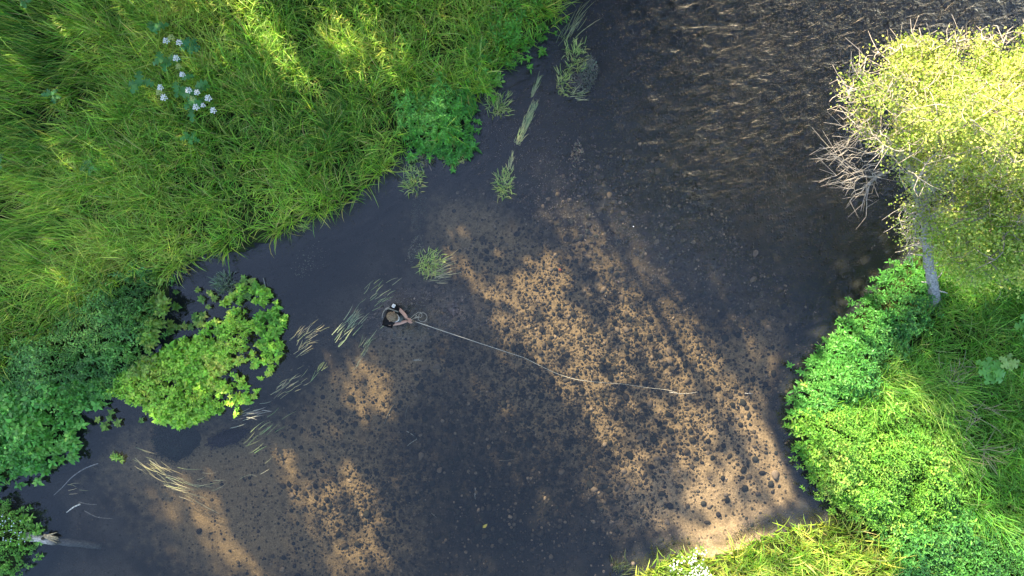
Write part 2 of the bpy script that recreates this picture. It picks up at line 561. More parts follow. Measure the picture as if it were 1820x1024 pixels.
# ------------------------------------------------------------------ water: a closed body with a rippled surface
def water_mat():
    m, nt, N, Lk, b = new_mat('river_water')
    N.remove(b)
    tc = N.new('ShaderNodeTexCoord')

    def mapping(rot, sc):
        mp = N.new('ShaderNodeMapping'); mp.vector_type = 'TEXTURE'
        mp.inputs['Rotation'].default_value = (0, 0, R(rot)); mp.inputs['Scale'].default_value = sc
        Lk.new(tc.outputs['Object'], mp.inputs['Vector'])
        return mp.outputs[0]

    def noise(vec, scale, det, rough=.5, dist=0.0):
        n = N.new('ShaderNodeTexNoise'); n.inputs['Scale'].default_value = scale; n.inputs['Detail'].default_value = det
        n.inputs['Roughness'].default_value = rough; n.inputs['Distortion'].default_value = dist
        Lk.new(vec, n.inputs['Vector'])
        return n.outputs[0]

    def math_(op, a, bb=None):
        n = N.new('ShaderNodeMath'); n.operation = op
        for k, v in enumerate((a, bb)):
            if v is None: continue
            if isinstance(v, (int, float)): n.inputs[k].default_value = v
            else: Lk.new(v, n.inputs[k])
        return n.outputs[0]

    big = noise(mapping(28, (1.9, 1.0, 1.0)), 5.2, 4, .6, .9)
    fine = noise(mapping(36, (2.2, 1.0, 1.0)), 15, 4, .65, .5)
    h = math_('ADD', big, math_('MULTIPLY', fine, .40))
    at = N.new('ShaderNodeAttribute'); at.attribute_name = 'Col'      # how broken the surface is: riffle or glide
    sp = N.new('ShaderNodeSeparateColor'); Lk.new(at.outputs['Color'], sp.inputs[0])
    h = math_('MULTIPLY', h, sp.outputs[0])
    bp = N.new('ShaderNodeBump'); bp.inputs['Strength'].default_value = 1.0; bp.inputs['Distance'].default_value = .14
    Lk.new(h, bp.inputs['Height'])
    # Schlick reflectance, the same from above and from below, so that sunlight passes down to the bed
    geo = N.new('ShaderNodeNewGeometry')
    dt = N.new('ShaderNodeVectorMath'); dt.operation = 'DOT_PRODUCT'
    Lk.new(geo.outputs['Incoming'], dt.inputs[0]); Lk.new(bp.outputs[0], dt.inputs[1])
    om = math_('SUBTRACT', 1.0, math_('MINIMUM', math_('ABSOLUTE', dt.outputs['Value']), 1.0))
    fr = math_('ADD', math_('MULTIPLY', math_('POWER', om, 5.0), .946), .054)
    gl = N.new('ShaderNodeBsdfGlossy'); gl.inputs['Roughness'].default_value = .02
    Lk.new(bp.outputs[0], gl.inputs['Normal'])
    tr = N.new('ShaderNodeBsdfTransparent')
    mx = N.new('ShaderNodeMixShader')
    Lk.new(fr, mx.inputs[0]); Lk.new(tr.outputs[0], mx.inputs[1]); Lk.new(gl.outputs[0], mx.inputs[2])
    Lk.new(mx.outputs[0], N['Material Output'].inputs['Surface'])
    va = N.new('ShaderNodeVolumeAbsorption')
    va.inputs['Color'].default_value = (.72, .70, .60, 1); va.inputs['Density'].default_value = 1.3
    Lk.new(va.outputs[0], N['Material Output'].inputs['Volume'])
    return m


wx = np.concatenate([[-300, -60], np.arange(-15, 15.01, .25), [60, 300]]); wy = np.concatenate([[-300, -60], np.arange(-10, 10.01, .25), [60, 300]])
X2, Y2 = np.meshgrid(wx, wy, indexing='xy')
nwx, nwy = len(wx), len(wy)
rip = .05 + .95 * gauss(X2, Y2, 1330, 130, 330, 330) + .5 * gauss(X2, Y2, 1250, 330, 200, 120) + .25 * gauss(X2, Y2, 1560, 420, 200, 150) + .8 * gauss(X2, Y2, 1760, 40, 230, 140) + .30 * gauss(X2, Y2, 800, 565, 110, 45) + .9 * gauss(X2, Y2, 722, 572, 42, 34)
Vt = np.stack([X2, Y2, np.zeros_like(X2)], -1).reshape(-1, 3)
i2 = np.arange(nwx * nwy).reshape(nwy, nwx)
Ft = np.stack([i2[:-1, :-1], i2[:-1, 1:], i2[1:, 1:], i2[1:, :-1]], -1).reshape(-1, 4)
nt_ = len(Vt)
Vb = Vt * [1, 1, 0] + [0, 0, -2.5]
ring = np.concatenate([i2[0, :], i2[1:, -1], i2[-1, -2::-1], i2[-2:0:-1, 0]])
rn = np.roll(ring, -1)
Fs = np.stack([ring + nt_, rn + nt_, rn, ring], -1)
wo = mobj('water', np.concatenate([Vt, Vb]), [np.concatenate([Ft, Ft[:, ::-1] + nt_, Fs])], water_mat(), None,
          np.tile(rip.reshape(-1, 1), (2, 3)), True)
tag(wo, 'clear dark river water with ripples towards the upper right', 'water', kind='structure')


# ------------------------------------------------------------------ sampling helpers
def sample(P, n, z=0.0):
    lo = P.min(0); hi = P.max(0)
    out = np.empty((0, 2))
    while len(out) < n:
        q = rng.uniform(lo, hi, (n * 2 + 50, 2))
        out = np.concatenate([out, q[inside(P, q[:, 0], q[:, 1])]])
    return out[:n]


def area(P):
    x, y = P[:, 0], P[:, 1]
    return abs(np.dot(x, np.roll(y, -1)) - np.dot(y, np.roll(x, -1))) / 2


# planted zones on the banks (photo pixels on the water plane)
Z_NETTLE = poly([(-140, 670), (10, 655), (40, 610), (95, 600), (110, 545), (150, 535), (175, 495), (215, 500), (240, 475), (272, 490), (268, 540), (268, 600), (248, 636), (205, 668), (170, 705), (140, 720), (60, 700), (-140, 690)], 0.5)
Z_MINT = poly([(-140, 690), (60, 690), (150, 690), (170, 705), (118, 740), (122, 785), (100, 815), (55, 838), (0, 862), (-140, 900)], 0.45)
Z_FERN = poly([(705, 175), (770, 150), (840, 165), (842, 215), (830, 262), (800, 288), (770, 262), (735, 258), (712, 225)], 0.55)
Z_LUSH = poly([(830, 30), (900, 0), (990, -60), (1000, 10), (965, 72), (925, 96), (888, 122), (880, 160), (840, 160), (820, 100)], 0.5)
Z_SW = poly([(-160, 915), (10, 910), (40, 925), (46, 965), (38, 1000), (0, 1040), (-160, 1130)], 0.4)
Z_HEDGE = poly([(1620, 460), (1660, 500), (1640, 560), (1570, 640), (1530, 700), (1440, 745), (1412, 745), (1420, 700), (1445, 655), (1478, 605), (1525, 550), (1575, 495)], .3)
Z_BUSH = poly([(1412, 745), (1470, 722), (1590, 722), (1650, 775), (1690, 860), (1660, 915), (1580, 935), (1530, 920), (1490, 905), (1455, 865), (1432, 812)], .35)
Z_SEDGE = poly([(1130, 1060), (1185, 985), (1215, 968), (1262, 985), (1315, 972), (1352, 950), (1405, 935), (1475, 922), (1545, 950), (1600, 990), (1620, 1060)], .35)
Z_RLEAF = poly([(1560, 930), (1640, 915), (1700, 900), (1760, 930), (1880, 960), (1960, 1000), (1960, 1120), (1600, 1120), (1590, 985)], 0.6)
LEAFY = [Z_NETTLE, Z_MINT, Z_FERN, Z_SW, Z_HEDGE, Z_BUSH, Z_RLEAF]


def in_any(Ps, x, y):
    r = np.zeros(np.shape(x), bool)
    for P in Ps:
        r |= inside(P, x, y)
    return r


# ------------------------------------------------------------------ grass of the banks
G_DEEP = np.array([.075, .215, .026]); G_MID = np.array([.19, .41, .045]); G_YELLOW = np.array([.45, .58, .10]); G_DRY = np.array([.46, .42, .16])  # blade tones from deep green through yellow green to dry


def grass_field(name, P, dens, label, Lr=(.38, .74), comb=None, yellow=0.25, wid=(.009, .019), tus=.30, edge_keep=.10, excl=True, dry=.06, tint=(1, 1, 1)):
    n_t = int(area(P) * dens / 26)
    tp = sample(P, n_t)
    if excl:
        keep = ~in_any(LEAFY, tp[:, 0], tp[:, 1]) | (rng.random(len(tp)) < edge_keep)
        tp = tp[keep]
    n_t = len(tp)
    cnt = rng.integers(14, 38, n_t)
    ti = np.repeat(np.arange(n_t), cnt)
    n = len(ti)
    off = rng.normal(0, tus * .35, (n, 2))
    b = tp[ti] + off
    s = bank_s(b[:, 0], b[:, 1])
    ok = s > .02
    b = b[ok]; ti = ti[ok]; off = off[ok]; s = s[ok]; n = len(b)
    base = np.column_stack([b, height(b[:, 0], b[:, 1], s)])
    taz = rng.uniform(0, 2 * math.pi, n_t); tl = rng.uniform(.75, 1.2, n_t)
    az = np.arctan2(off[:, 1], off[:, 0]) + rng.normal(0, .7, n)
    if comb is not None:
        ca, cw = comb(b[:, 0], b[:, 1])
        v = np.stack([np.cos(az), np.sin(az)], -1) * (1 - cw)[:, None] + np.stack([np.cos(ca), np.sin(ca)], -1) * cw[:, None]
        az = np.arctan2(v[:, 1], v[:, 0]) + rng.normal(0, .32, n)
    # blades at the brink hang out over the water
    L = rng.uniform(*Lr, n) * tl[ti] * (.8 + .4 * vnoise(b[:, 0], b[:, 1], 1.1, 11))
    tilt = np.abs(rng.normal(.28, .2, n)); droop = rng.uniform(.5, 1.75, n)
    w = rng.uniform(*wid, n)
    v1 = vnoise(b[:, 0], b[:, 1], 1.7, 12); v2 = vnoise(b[:, 0], b[:, 1], .55, 13)
    tv = rng.random(n_t)[ti]
    t = np.clip(v1 * .75 + v2 * .5 + (tv - .5) * .5 - .15, 0, 1)
    c = mixc(G_DEEP, G_MID, np.clip(t * 2, 0, 1))
    t2 = np.clip(t * 2 - 1, 0, 1) * .9 + (rng.random(n) < yellow) * .55
    c = c + (G_YELLOW - c) * np.clip(t2, 0, 1)[:, None]
    d = rng.random(n) < dry
    c[d] = c[d] * .35 + G_DRY * .65
    c = jit(c * np.array(tint), .30)
    tip = np.clip(c * [1.22, 1.08, 1.1], 0, .9)
    Vg, Fg, Cg = blades(base, az, L, w, tilt, droop, c, rng.normal(0, .7, n), tip)
    o = mobj(name, Vg, Fg, M_GRASS, None, Cg)
    tag(o, label, 'grass', kind='stuff')
    return n


def comb_left(x, y):
    # long fallen grass at the far left lies over to the left
    w = .72 * np.clip(gauss(x, y, 60, 120, 260, 260) + .7 * gauss(x, y, 60, 420, 230, 90), 0, 1)
    a = R(188) + .9 * (vnoise(x, y, 2.2, 21) - .5) + .8 * (vnoise(x, y, .8, 22) - .5)
    return a, w


G_LEFT = poly([(-160, -130), (1016, -130), (1004, 0), (985, 40), (955, 74), (925, 94), (890, 120), (872, 152), (845, 167), (832, 207), (815, 247), (790, 270),
               (760, 254), (725, 260), (690, 302), (645, 337), (600, 372), (555, 384), (520, 394), (490, 422), (430, 450), (355, 454), (296, 484),
               (230, 500), (180, 560), (120, 620), (40, 680), (-160, 690)], 0.35)
grass_field('meadow_grass', G_LEFT, 590, 'long green meadow grass covering the upper left bank', comb=comb_left, yellow=.3)


def comb_right(x, y):
    return 9.0 * vnoise(x, y, .9, 23), np.full(np.shape(x), .25)


G_RIGHT = poly([(1640, 470), (1700, 400), (1800, 330), (1980, 250), (1980, 1000), (1760, 960), (1640, 930), (1640, 860), (1600, 790), (1545, 735), (1500, 735),
                (1530, 690), (1570, 630), (1630, 560)], 0.5)
grass_field('bank_grass', G_RIGHT, 600, 'tangled long grass on the right bank below the leaning tree', (.4, .8), comb_right, .04, (.009, .018), .35, .25, dry=.04, tint=(.66, .85, .9))


def comb_sedge(x, y):
    return R(95) + 1.2 * (vnoise(x, y, .9, 24) - .5), np.full(np.shape(x), .45)


grass_field('sedge', Z_SEDGE, 560, 'pale sunlit sedge on the bank at the bottom right', (.3, .6), comb_sedge, .6, (.013, .026), .28, 1, False, .12)


# ------------------------------------------------------------------ leafy plants
def shoots(P, dens, hr, nl, Lr, wr, cols, name, label, cat, mound=.35, tilt=.35, up=.25, pts=None, jitc=.2, mat=None, base_z=None, hang=0.0):
    """many leafy shoots: whorls of leaves round upright stems, joined as one mass"""
    pt = sample(P, int(area(P) * dens)) if pts is None else pts
    n = len(pt)
    if pts is None:
        pt = pt + rng.normal(0, .09, (n, 2)) * (1 + 1.5 * (rng.random((n, 1)) < .15))
    s = bank_s(pt[:, 0], pt[:, 1])
    z0 = height(pt[:, 0], pt[:, 1], s) if base_z is None else np.full(n, base_z)
    if P is not None:
        ed = sstep(0, .55, edge_dist(P, pt[:, 0], pt[:, 1]))
    else:
        ed = np.ones(n)
    h = rng.uniform(*hr, n) * (1 - mound + mound * ed) * (.5 + .95 * vnoise(pt[:, 0], pt[:, 1], .5, 31)) * rng.uniform(.75, 1.25, n)
    lean = rng.normal(0, tilt * .4, (n, 2))
    ni = np.repeat(np.arange(n), nl); k = np.tile(np.arange(nl), n)
    t = .35 + .65 * (k + rng.random(len(k)) * .8) / nl
    top = np.column_stack([pt, np.maximum(z0, -.02)])
    st = np.column_stack([lean * h[:, None], h])
    pos = top[ni] + st[ni] * t[:, None]
    az = k * 2.39996 + np.repeat(rng.uniform(0, 6.28, n), nl) + rng.normal(0, .25, len(k))
    el = up + .7 * (t - .6) + rng.normal(0, .25, len(k))
    d = np.stack([np.cos(az) * np.cos(el), np.sin(az) * np.cos(el), np.sin(el)], -1)
    nr = np.stack([-np.cos(az) * np.sin(el), -np.sin(az) * np.sin(el), np.cos(el)], -1) + rng.normal(0, .18, (len(k), 3))
    size = (1.15 - .55 * t) * rng.uniform(.8, 1.2, len(k))
    sp_ = (.7 + .9 * vnoise(pt[:, 0], pt[:, 1], .5, 35) + .5 * (rng.random(n) < .06))[ni]
    L = rng.uniform(*Lr, len(k)) * size * sp_; Wd = L * rng.uniform(*wr, len(k))
    v = np.clip(.6 * vnoise(pt[:, 0], pt[:, 1], .9, 32) + .5 * vnoise(pt[:, 0], pt[:, 1], .3, 33) + rng.normal(0, .12, n), 0, 1)
    c = mixc(cols[0], cols[1], np.clip(v * 2 - .25, 0, 1))
    if len(cols) > 2:
        c = c + (np.asarray(cols[2]) - c) * np.clip(v * 3 - 1.9, 0, 1)[:, None]
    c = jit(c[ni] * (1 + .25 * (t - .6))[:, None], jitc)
    Vl, Fl, Cl = leaves(pos, d, nr, L, Wd, c)
    g = Geo(); g.add(Vl, Fl, Cl)
    # stems, three sided
    a = np.arange(3) * 2.094
    sv = (top[:, None, None] + st[:, None, None] * np.array([0, 1.0])[None, :, None, None]
          + .004 * np.stack([np.cos(a), np.sin(a), 0 * a], -1)[None, None])
    sf = np.array([[0, 1, 4, 3], [1, 2, 5, 4], [2, 0, 3, 5]])[None] + np.arange(n)[:, None, None] * 6
    g.add(sv.reshape(-1, 3), [sf.reshape(-1, 4)], np.array([.06, .11, .02]))
    o = g.obj(name, mat or M_LEAF)
    tag(o, label, cat, kind='stuff')
    return o


DARKG = (.030, .095, .022); MIDG = (.065, .185, .032); BRG = (.125, .30, .035); YEL = (.26, .37, .05)
shoots(Z_NETTLE, 210, (.25, .6), 11, (.05, .10), (.30, .42), [(.07, .20, .045), (.15, .37, .06), (.28, .50, .09)], 'nettle_patch',
       'dark green patch of narrow leaved plants on the lower left bank', 'plants')
shoots(Z_MINT, 150, (.2, .5), 10, (.09, .16), (.50, .65), [(.07, .24, .04), (.14, .40, .06), (.24, .50, .09)], 'mint_patch',
       'bright green broad leaved plants at the left edge of the picture', 'plants')
fp = np.array([W(a - 14 + rng.normal(0, 7), b + rng.normal(0, 9), .4)[:2] for a, b in
               [(288, 492), (282, 510), (296, 520), (270, 535), (288, 545), (296, 560), (280, 570), (270, 590), (284, 600), (276, 615), (262, 630), (300, 535), (255, 560), (265, 500), (250, 480), (270, 655), (245, 660)] for _ in range(5)])
shoots(None, 0, (.15, .35), 9, (.09, .14), (.45, .6), [(.12, .26, .035), (.22, .36, .05), YEL], 'bank_edge_rosettes',
       'yellow green leafy rosettes fringing the lower left bank', 'plants', pts=fp, base_z=.22)
shoots(Z_FERN, 240, (.3, .6), 11, (.06, .13), (.28, .4), [(.07, .26, .035), (.13, .40, .05), (.22, .50, .08)], 'fresh_green_bush',
       'fresh bright green leafy bush on the tip of the upper left bank', 'plants')
shoots(Z_LUSH, 75, (.3, .55), 10, (.06, .11), (.3, .42), [(.07, .24, .03), (.14, .38, .04), (.26, .48, .07)], 'lush_brink_plants',
       'lush green plants overhanging the brink near the top of the picture', 'plants')
shoots(Z_SW, 220, (.2, .45), 10, (.05, .09), (.4, .55), [(.12, .30, .05), (.22, .48, .07), (.38, .58, .11)], 'corner_plants',
       'leafy green plants with tiny pale flowers in the bottom left corner', 'plants')
shoots(Z_HEDGE, 240, (.3, .6), 12, (.06, .11), (.32, .45), [(.04, .15, .03), (.08, .27, .045), (.14, .37, .07)], 'glossy_bank_plants',
       'dark glossy leaved plants along the right bank below the tree trunk', 'plants')
shoots(Z_BUSH, 260, (.4, .75), 12, (.05, .10), (.3, .42), [(.09, .27, .03), (.20, .43, .05), (.38, .50, .10)], 'sunlit_bank_bush',
       'rounded yellow green bush leaning over the sandy shallows', 'bush')
shoots(Z_RLEAF, 220, (.3, .6), 11, (.06, .11), (.32, .48), [(.04, .15, .03), (.08, .26, .045), (.15, .36, .07)], 'corner_leafy_plants',
       'dark green leafy plants in the bottom right corner', 'plants')

# island of plants standing in the shallows
isl = sample(ISLAND, 1500)
ipx, ipy = PX(isl[:, 0], isl[:, 1])
dn = np.where((ipx < 400) & (ipy > 610), 1.0, .36 + .3 * (vnoise(isl[:, 0], isl[:, 1], .33, 41) > .5))
dn = np.where(((ipx > 385) | (ipy < 605)) & (vnoise(isl[:, 0], isl[:, 1], .22, 42) < .37), dn * .04, np.minimum(dn * 1.3, 1))
isl = isl[rng.random(len(isl)) < dn]
shoots(ISLAND, 0, (.16, .40), 10, (.075, .135), (.45, .62), [(.15, .38, .035), (.33, .58, .05), (.55, .60, .09)], 'water_plant_island',
       'island of light green leafy plants standing in the shallow water', 'plants', pts=isl, base_z=-.02, up=.12)

# single rosettes floating clear of the island
RO = [(426, 510, 'close right of the grey green grass tuft'), (438, 530, 'just below the grey green grass tuft, by the island'), (373, 522, 'by itself left of the grass tuft'),
      (372, 545, 'small, near the middle of the still pool'), (318, 547, 'paired, lying close to the left bank'), (362, 558, 'largest floating on the still pool'),
      (354, 571, 'just above the dense part of the island'), (305, 586, 'bright, in the channel left of the island'), (326, 584, 'in the channel close above the island'),
      (313, 519, 'tiny, at the left bank of the still pool'), (352, 515, 'tiny, in the middle of the still pool'), (436, 500, 'yellowish, right of the grass tuft'),
      (198, 740, 'left below the island, upper of two'), (182, 756, 'left below the island, lower of two'), (207, 817, 'alone in the open water at the lower left'),
      (100, 828, 'small, under the bright plants at the left edge'), (252, 748, 'tiny, at the lower edge of the island'), (330, 482, 'tiny, under the meadow brink')]
for px, py, wh in RO:
    p = W(px, py, .04)
    small = 'tiny' in wh or 'small' in wh
    ns = 1 if small else 3
    g = Geo()
    for q in range(ns):
        nl = 8
        az = np.arange(nl) * 2.4 + rng.uniform(0, 6); el = rng.uniform(.05, .6, nl)
        d = np.stack([np.cos(az) * np.cos(el), np.sin(az) * np.cos(el), np.sin(el)], -1)
        pos = np.tile(p + [*rng.normal(0, .065 if ns > 1 else 0, 2), rng.uniform(0, .05)], (nl, 1))
        L = rng.uniform(.07, .13, nl) * (.75 if small else 1)
        g.add(*leaves(pos, d, np.tile([0, 0, 1.0], (nl, 1)) + rng.normal(0, .15, (nl, 3)), L, L * .55, jit(np.tile(mixc((.09, .22, .03), (.28, .38, .06), rng.random(1))[0], (nl, 1)))))
        g.add(*tube([pos[0] + [0, 0, .005], pos[0] * [1, 1, 0] + [0, 0, -.18]], [.006, .005], 5), col=(.08, .12, .03))
    tag(g.obj('floating_rosette', M_LEAF, loc=(p[0], p[1], 0)), 'leaf rosette ' + wh.replace('by itself', 'alone'), 'water plant', 'loose leaf rosettes on the water')


# ------------------------------------------------------------------ emergent grass tussocks and streaming weed in the river
def tussock(px, py, r, n, label, L=(.25, .5), flow=None, cols=((.16, .32, .06), (.50, .54, .17)), name='grass_tussock', emer=True, w=(.010, .018), squash=1.0, ang=0, cat='grass tuft', group='grass tufts standing in the river'):
    c = W(px, py)
    k_ = .66 if emer else .75
    L = (L[0] * k_, L[1] * k_); r = r * (.8 if emer else .62); n = int(n * (1.7 if emer else 1.0))
    o = np.clip(rng.normal(0, 1, (n, 2)), -1.7, 1.7) * [r * K * .5, r * K * .5 * squash]
    ca, sa = math.cos(R(ang)), math.sin(R(ang))
    o = o @ np.array([[ca, sa], [-sa, ca]])
    b = c[:2] + o
    z = height(b[:, 0], b[:, 1])
    base = np.column_stack([b, np.full(n, -.05) if emer else np.full(n, -.03)])
    az = np.arctan2(o[:, 1], o[:, 0]) + rng.normal(0, 1.2 if emer else .5, n)
    cw = .25 if flow is None else flow[1]
    fa = 0 if flow is None else R(flow[0])
    v = np.stack([np.cos(az), np.sin(az)], -1) * (1 - cw) + np.stack([math.cos(fa), math.sin(fa)], -1) * cw
    az = np.arctan2(v[:, 1], v[:, 0]) + rng.normal(0, .14, n)
    Ln = rng.uniform(*L, n)
    if emer:
        tilt = np.abs(rng.normal(.25, .2, n)); dr = rng.uniform(.4, 1.6, n)
    else:
        base[:, 2] = rng.uniform(-.16, -.01, n)
        tilt = np.full(n, 1.50) + rng.normal(0, .02, n); dr = rng.uniform(.04, .10, n)
    col = jit(mixc(cols[0], cols[1], rng.random(n)), .15)
    g = Geo()
    g.add(*blades(base, az, Ln, rng.uniform(*w, n), tilt, dr, col, rng.normal(0, .35, n), np.clip(col * [1.2, 1.08, 1.1], 0, .9)))
    if emer:   # the rooted crown below the surface
        zb = float(height(c[0], c[1]))
        k = 9
        a = rng.uniform(0, 6.28, k); rr = rng.uniform(0, .03, k)
        for q in range(k):
            pq = c + [rr[q] * math.cos(a[q]), rr[q] * math.sin(a[q]), 0]
            g.add(*tube([[pq[0], pq[1], zb], [pq[0], pq[1], 0.0]], [.012, .008], 4), col=(.07, .09, .03))
    ob = g.obj(name, M_WEED, loc=(c[0], c[1], 0))
    return tag(ob, label, cat, group)


PALE = ((.15, .22, .06), (.37, .40, .16)); STRAW = ((.25, .24, .09), (.45, .41, .19))
tussock(1022, 100, 26, 85, 'yellow green grass tuft beside a drowned grey weed mat near the top', (.2, .36), (75, .3), squash=1.5)
tussock(1002, 145, 18, 55, 'narrow green grass tuft below left of the yellow green one', (.18, .34), (70, .4), squash=1.8)
tussock(1022, 168, 16, 20, 'sparse pale blades lying below the two upper grass tufts', (.2, .4), (25, .7), PALE, emer=False)
tussock(885, 188, 26, 80, 'straw tipped grass tuft off the point of the left bank', (.2, .38), (35, .4))
tussock(860, 165, 24, 50, 'thin grey green blades trailing from the left bank point', (.25, .5), (50, .6), ((.10, .15, .07), (.28, .30, .16)))
tussock(806, 272, 26, 95, 'grass tuft hanging off the fresh green bush into the water', (.22, .42), (-60, .3))
tussock(757, 283, 15, 36, 'small brown grass tuft tucked under the left bank', (.15, .3), None, ((.14, .16, .07), (.3, .28, .14)))
tussock(735, 315, 26, 100, 'tall green grass tuft standing off the left bank', (.22, .42), (95, .2), squash=1.5)
tussock(894, 328, 20, 80, 'upright yellow green grass tuft alone in midstream', (.2, .4), (85, .35), squash=1.6)
tussock(765, 468, 28, 95, 'green hearted grass tuft with drowned straw skirts above the angler', (.22, .42), (15, .35))
tussock(772, 482, 40, 60, 'pale drowned straw trailing round the green hearted tuft', (.3, .55), (22, .75), STRAW, emer=False, name='drowned_straw', cat='water weed', group='weed streaming in the river')
tussock(541, 404, 9, 22, 'tiny grass tuft close under the meadow brink', (.15, .28), (90, .3))
tussock(400, 506, 20, 70, 'grey green grass tuft at the top of the plant island', (.25, .48), (80, .3), ((.08, .14, .07), (.2, .28, .14)))
tussock(1100, 1012, 22, 34, 'dark thin grass at the lower brink of the bottom bank', (.3, .6), (60, .6), ((.08, .12, .04), (.2, .22, .08)))

WD = [(1012, 58, 22, 40, 'long pale weed streaming at the top of the river', (.5, 1.1), 58, .9, PALE, 2.4, 57),
      (933, 222, 11, 170, 'long narrow green and yellow weed trail in midstream', (.16, .32), 66, .95, ((.16, .27, .09), (.48, .50, .17)), 6.2, 70),
      (950, 158, 6, 50, 'pale tip of the long midstream weed trail', (.2, .4), 66, .95, PALE, 4.5, 73),
      (908, 290, 6, 26, 'thin tail of the long midstream weed trail', (.15, .3), 80, .9, PALE, 4, 82),
      (662, 526, 34, 36, 'pale weed clump left above the angler', (.25, .45), 40, .9, PALE, .8, 35),
      (612, 590, 26, 50, 'two toned green weed streak left of the angler', (.3, .6), 52, .92, ((.16, .24, .10), (.40, .44, .22)), 1.7, 52),
      (645, 620, 14, 20, 'slim weed streak just below left of the angler', (.25, .5), 52, .95, PALE, 2, 50),
      (680, 578, 10, 8, 'two fine pale blades beside the angler', (.3, .5), 35, .97, PALE, 1, 30),
      (540, 598, 24, 46, 'straw coloured weed clump right of the plant island', (.25, .42), 35, .6, STRAW, 1, 30),
      (530, 625, 18, 22, 'small straw coloured weed clump under a larger one', (.2, .36), 45, .7, STRAW, 1, 40),
      (555, 665, 16, 12, 'faint thin weed streak between two straw clumps', (.25, .45), 55, .95, PALE, 1.5, 55),
      (508, 688, 28, 42, 'pale brush of weed off the right side of the island', (.22, .42), 35, .85, STRAW, .8, 30),
      (434, 738, 30, 30, 'grey weed sweeping from the lower edge of the island', (.3, .55), 15, .85, ((.18, .20, .13), (.38, .38, .26)), .6, 15),
      (465, 772, 36, 26, 'green grey weed blades below the island', (.35, .6), 35, .93, PALE, .8, 32),
      (262, 826, 34, 46, 'thick pale straw bundle beside the dark weed bed', (.35, .7), -28, .94, STRAW, .4, -28),
      (300, 858, 46, 34, 'long curved straw lying below the dark weed bed', (.5, .9), -12, .93, STRAW, .35, -10),
      (372, 862, 22, 12, 'few pale straws pointing at the sunlit gravel', (.3, .5), 12, .95, STRAW, .4, 10),
      (115, 870, 22, 9, 'flat pair of pale straws near the left bank', (.28, .36), 0, .97, STRAW, .3, 0),
      (440, 850, 30, 8, 'two fine straws lying over dark silt', (.3, .45), 25, .97, STRAW, .4, 25),
      (630, 650, 12, 8, 'slim dark weed crossing the top of a sunlit patch', (.4, .7), 50, .97, ((.08, .10, .05), (.25, .26, .15)), 1, 50)]
for px, py, r, n, lb, L, fa, cw, cl, sq, an in WD:
    tussock(px, py, r * (1.05 if sq < 2.2 else 1), int(n * (.62 if sq < 4 else 1)), lb, L, (fa, .5 + .5 * cw), cl, 'streaming_weed', False, (.008, .014), max(sq, 2.0), fa - 90, 'water weed', 'weed streaming in the river')


# drowned weed mats: low leafy cushions on the bed
def weed_mat(px, py, rx, ry, ang, col, label, n=900, ztop=-.06, name='weed_mat', L=(.03, .07)):
    core = name == 'weed_bed'
    c = W(px, py)
    a = rng.uniform(0, 6.283, n); r = np.sqrt(rng.random(n))
    o = np.stack([r * np.cos(a) * rx * K, r * np.sin(a) * ry * K], -1)
    o *= (.75 + .5 * vnoise(np.cos(a) * 3, np.sin(a) * 3, 1.0, 50 + int(px) % 7))[:, None]
    ca, sa = math.cos(R(ang)), math.sin(R(ang))
    o = o @ np.array([[ca, sa], [-sa, ca]])
    b = c[:2] + o
    zb = height(b[:, 0], b[:, 1])
    z = zb + (ztop - zb) * rng.uniform(.25, 1, n) * np.clip(1.25 - r, 0, 1)
    d = rand_unit(n, -.2)
    Ln = rng.uniform(*L, n)
    g = Geo()
    g.add(*leaves(np.column_stack([b, z]), d, rand_unit(n, .2), Ln, Ln * .35, jit(np.tile(col, (n, 1)), .3)))
    zc = float(height(c[0], c[1]))
    k = 20
    th = np.arange(k) / k * 2 * math.pi
    wob = (.75 + .5 * vnoise(np.cos(th) * 3, np.sin(th) * 3, 1.0, 50 + int(px) % 7))[:, None]
    ov = wob * np.stack([np.cos(th) * rx * K * .95, np.sin(th) * ry * K * .95], -1) @ np.array([[ca, sa], [-sa, ca]]) + c[:2]
    oz = height(ov[:, 0], ov[:, 1])
    ct = zc + (ztop - zc) * .25
    Vd = np.concatenate([np.column_stack([ov, oz - .01]), np.column_stack([c[:2] + (ov - c[:2]) * .6, np.full(k, ct)]), [[c[0], c[1], ct + .01]]])
    i = np.arange(k); j = (i + 1) % k
    if core: g.add(Vd, [np.stack([i, j, j + k, i + k], -1), np.stack([i + k, j + k, np.full(k, 2 * k)], -1)], np.asarray(col) * .8)
    return tag(g.obj(name, M_WEED, loc=(c[0], c[1], 0)), label, 'water weed', None, None if core else 'stuff')


weed_mat(285, 790, 44, 40, 0, (.012, .022, .016), 'round dark green weed bed under the water below the island', 1800, -.2, 'weed_bed')
weed_mat(382, 790, 40, 15, 18, (.020, .014, .022), 'purple black drowned weed patch below the island', 800, -.2, 'weed_bed')
weed_mat(1048, 118, 17, 34, -12, (.16, .19, .12), 'grey green drowned weed mat beside the upper grass tuft', 900, -.02)
weed_mat(1025, 135, 16, 12, 0, (.13, .12, .10), 'small grey drowned weed mat under the upper grass tuft', 260, -.03)
weed_mat(732, 440, 12, 30, -20, (.20, .19, .12), 'speckled pale weed cushion above left of the green hearted tuft', 260, -.05, L=(.02, .045))
weed_mat(738, 375, 16, 36, -5, (.07, .075, .05), 'dim brown weed cushion in the blue pool under the meadow', 420, -.08, L=(.02, .05))
weed_mat(535, 465, 44, 22, 40, (.17, .18, .12), 'specks of pale weed in the dark pool right of the island', 130, -.05, L=(.02, .045))
weed_mat(1030, 265, 12, 20, 0, (.20, .17, .11), 'brownish weed tuft on the bed in the upper riffle', 160, -.1)
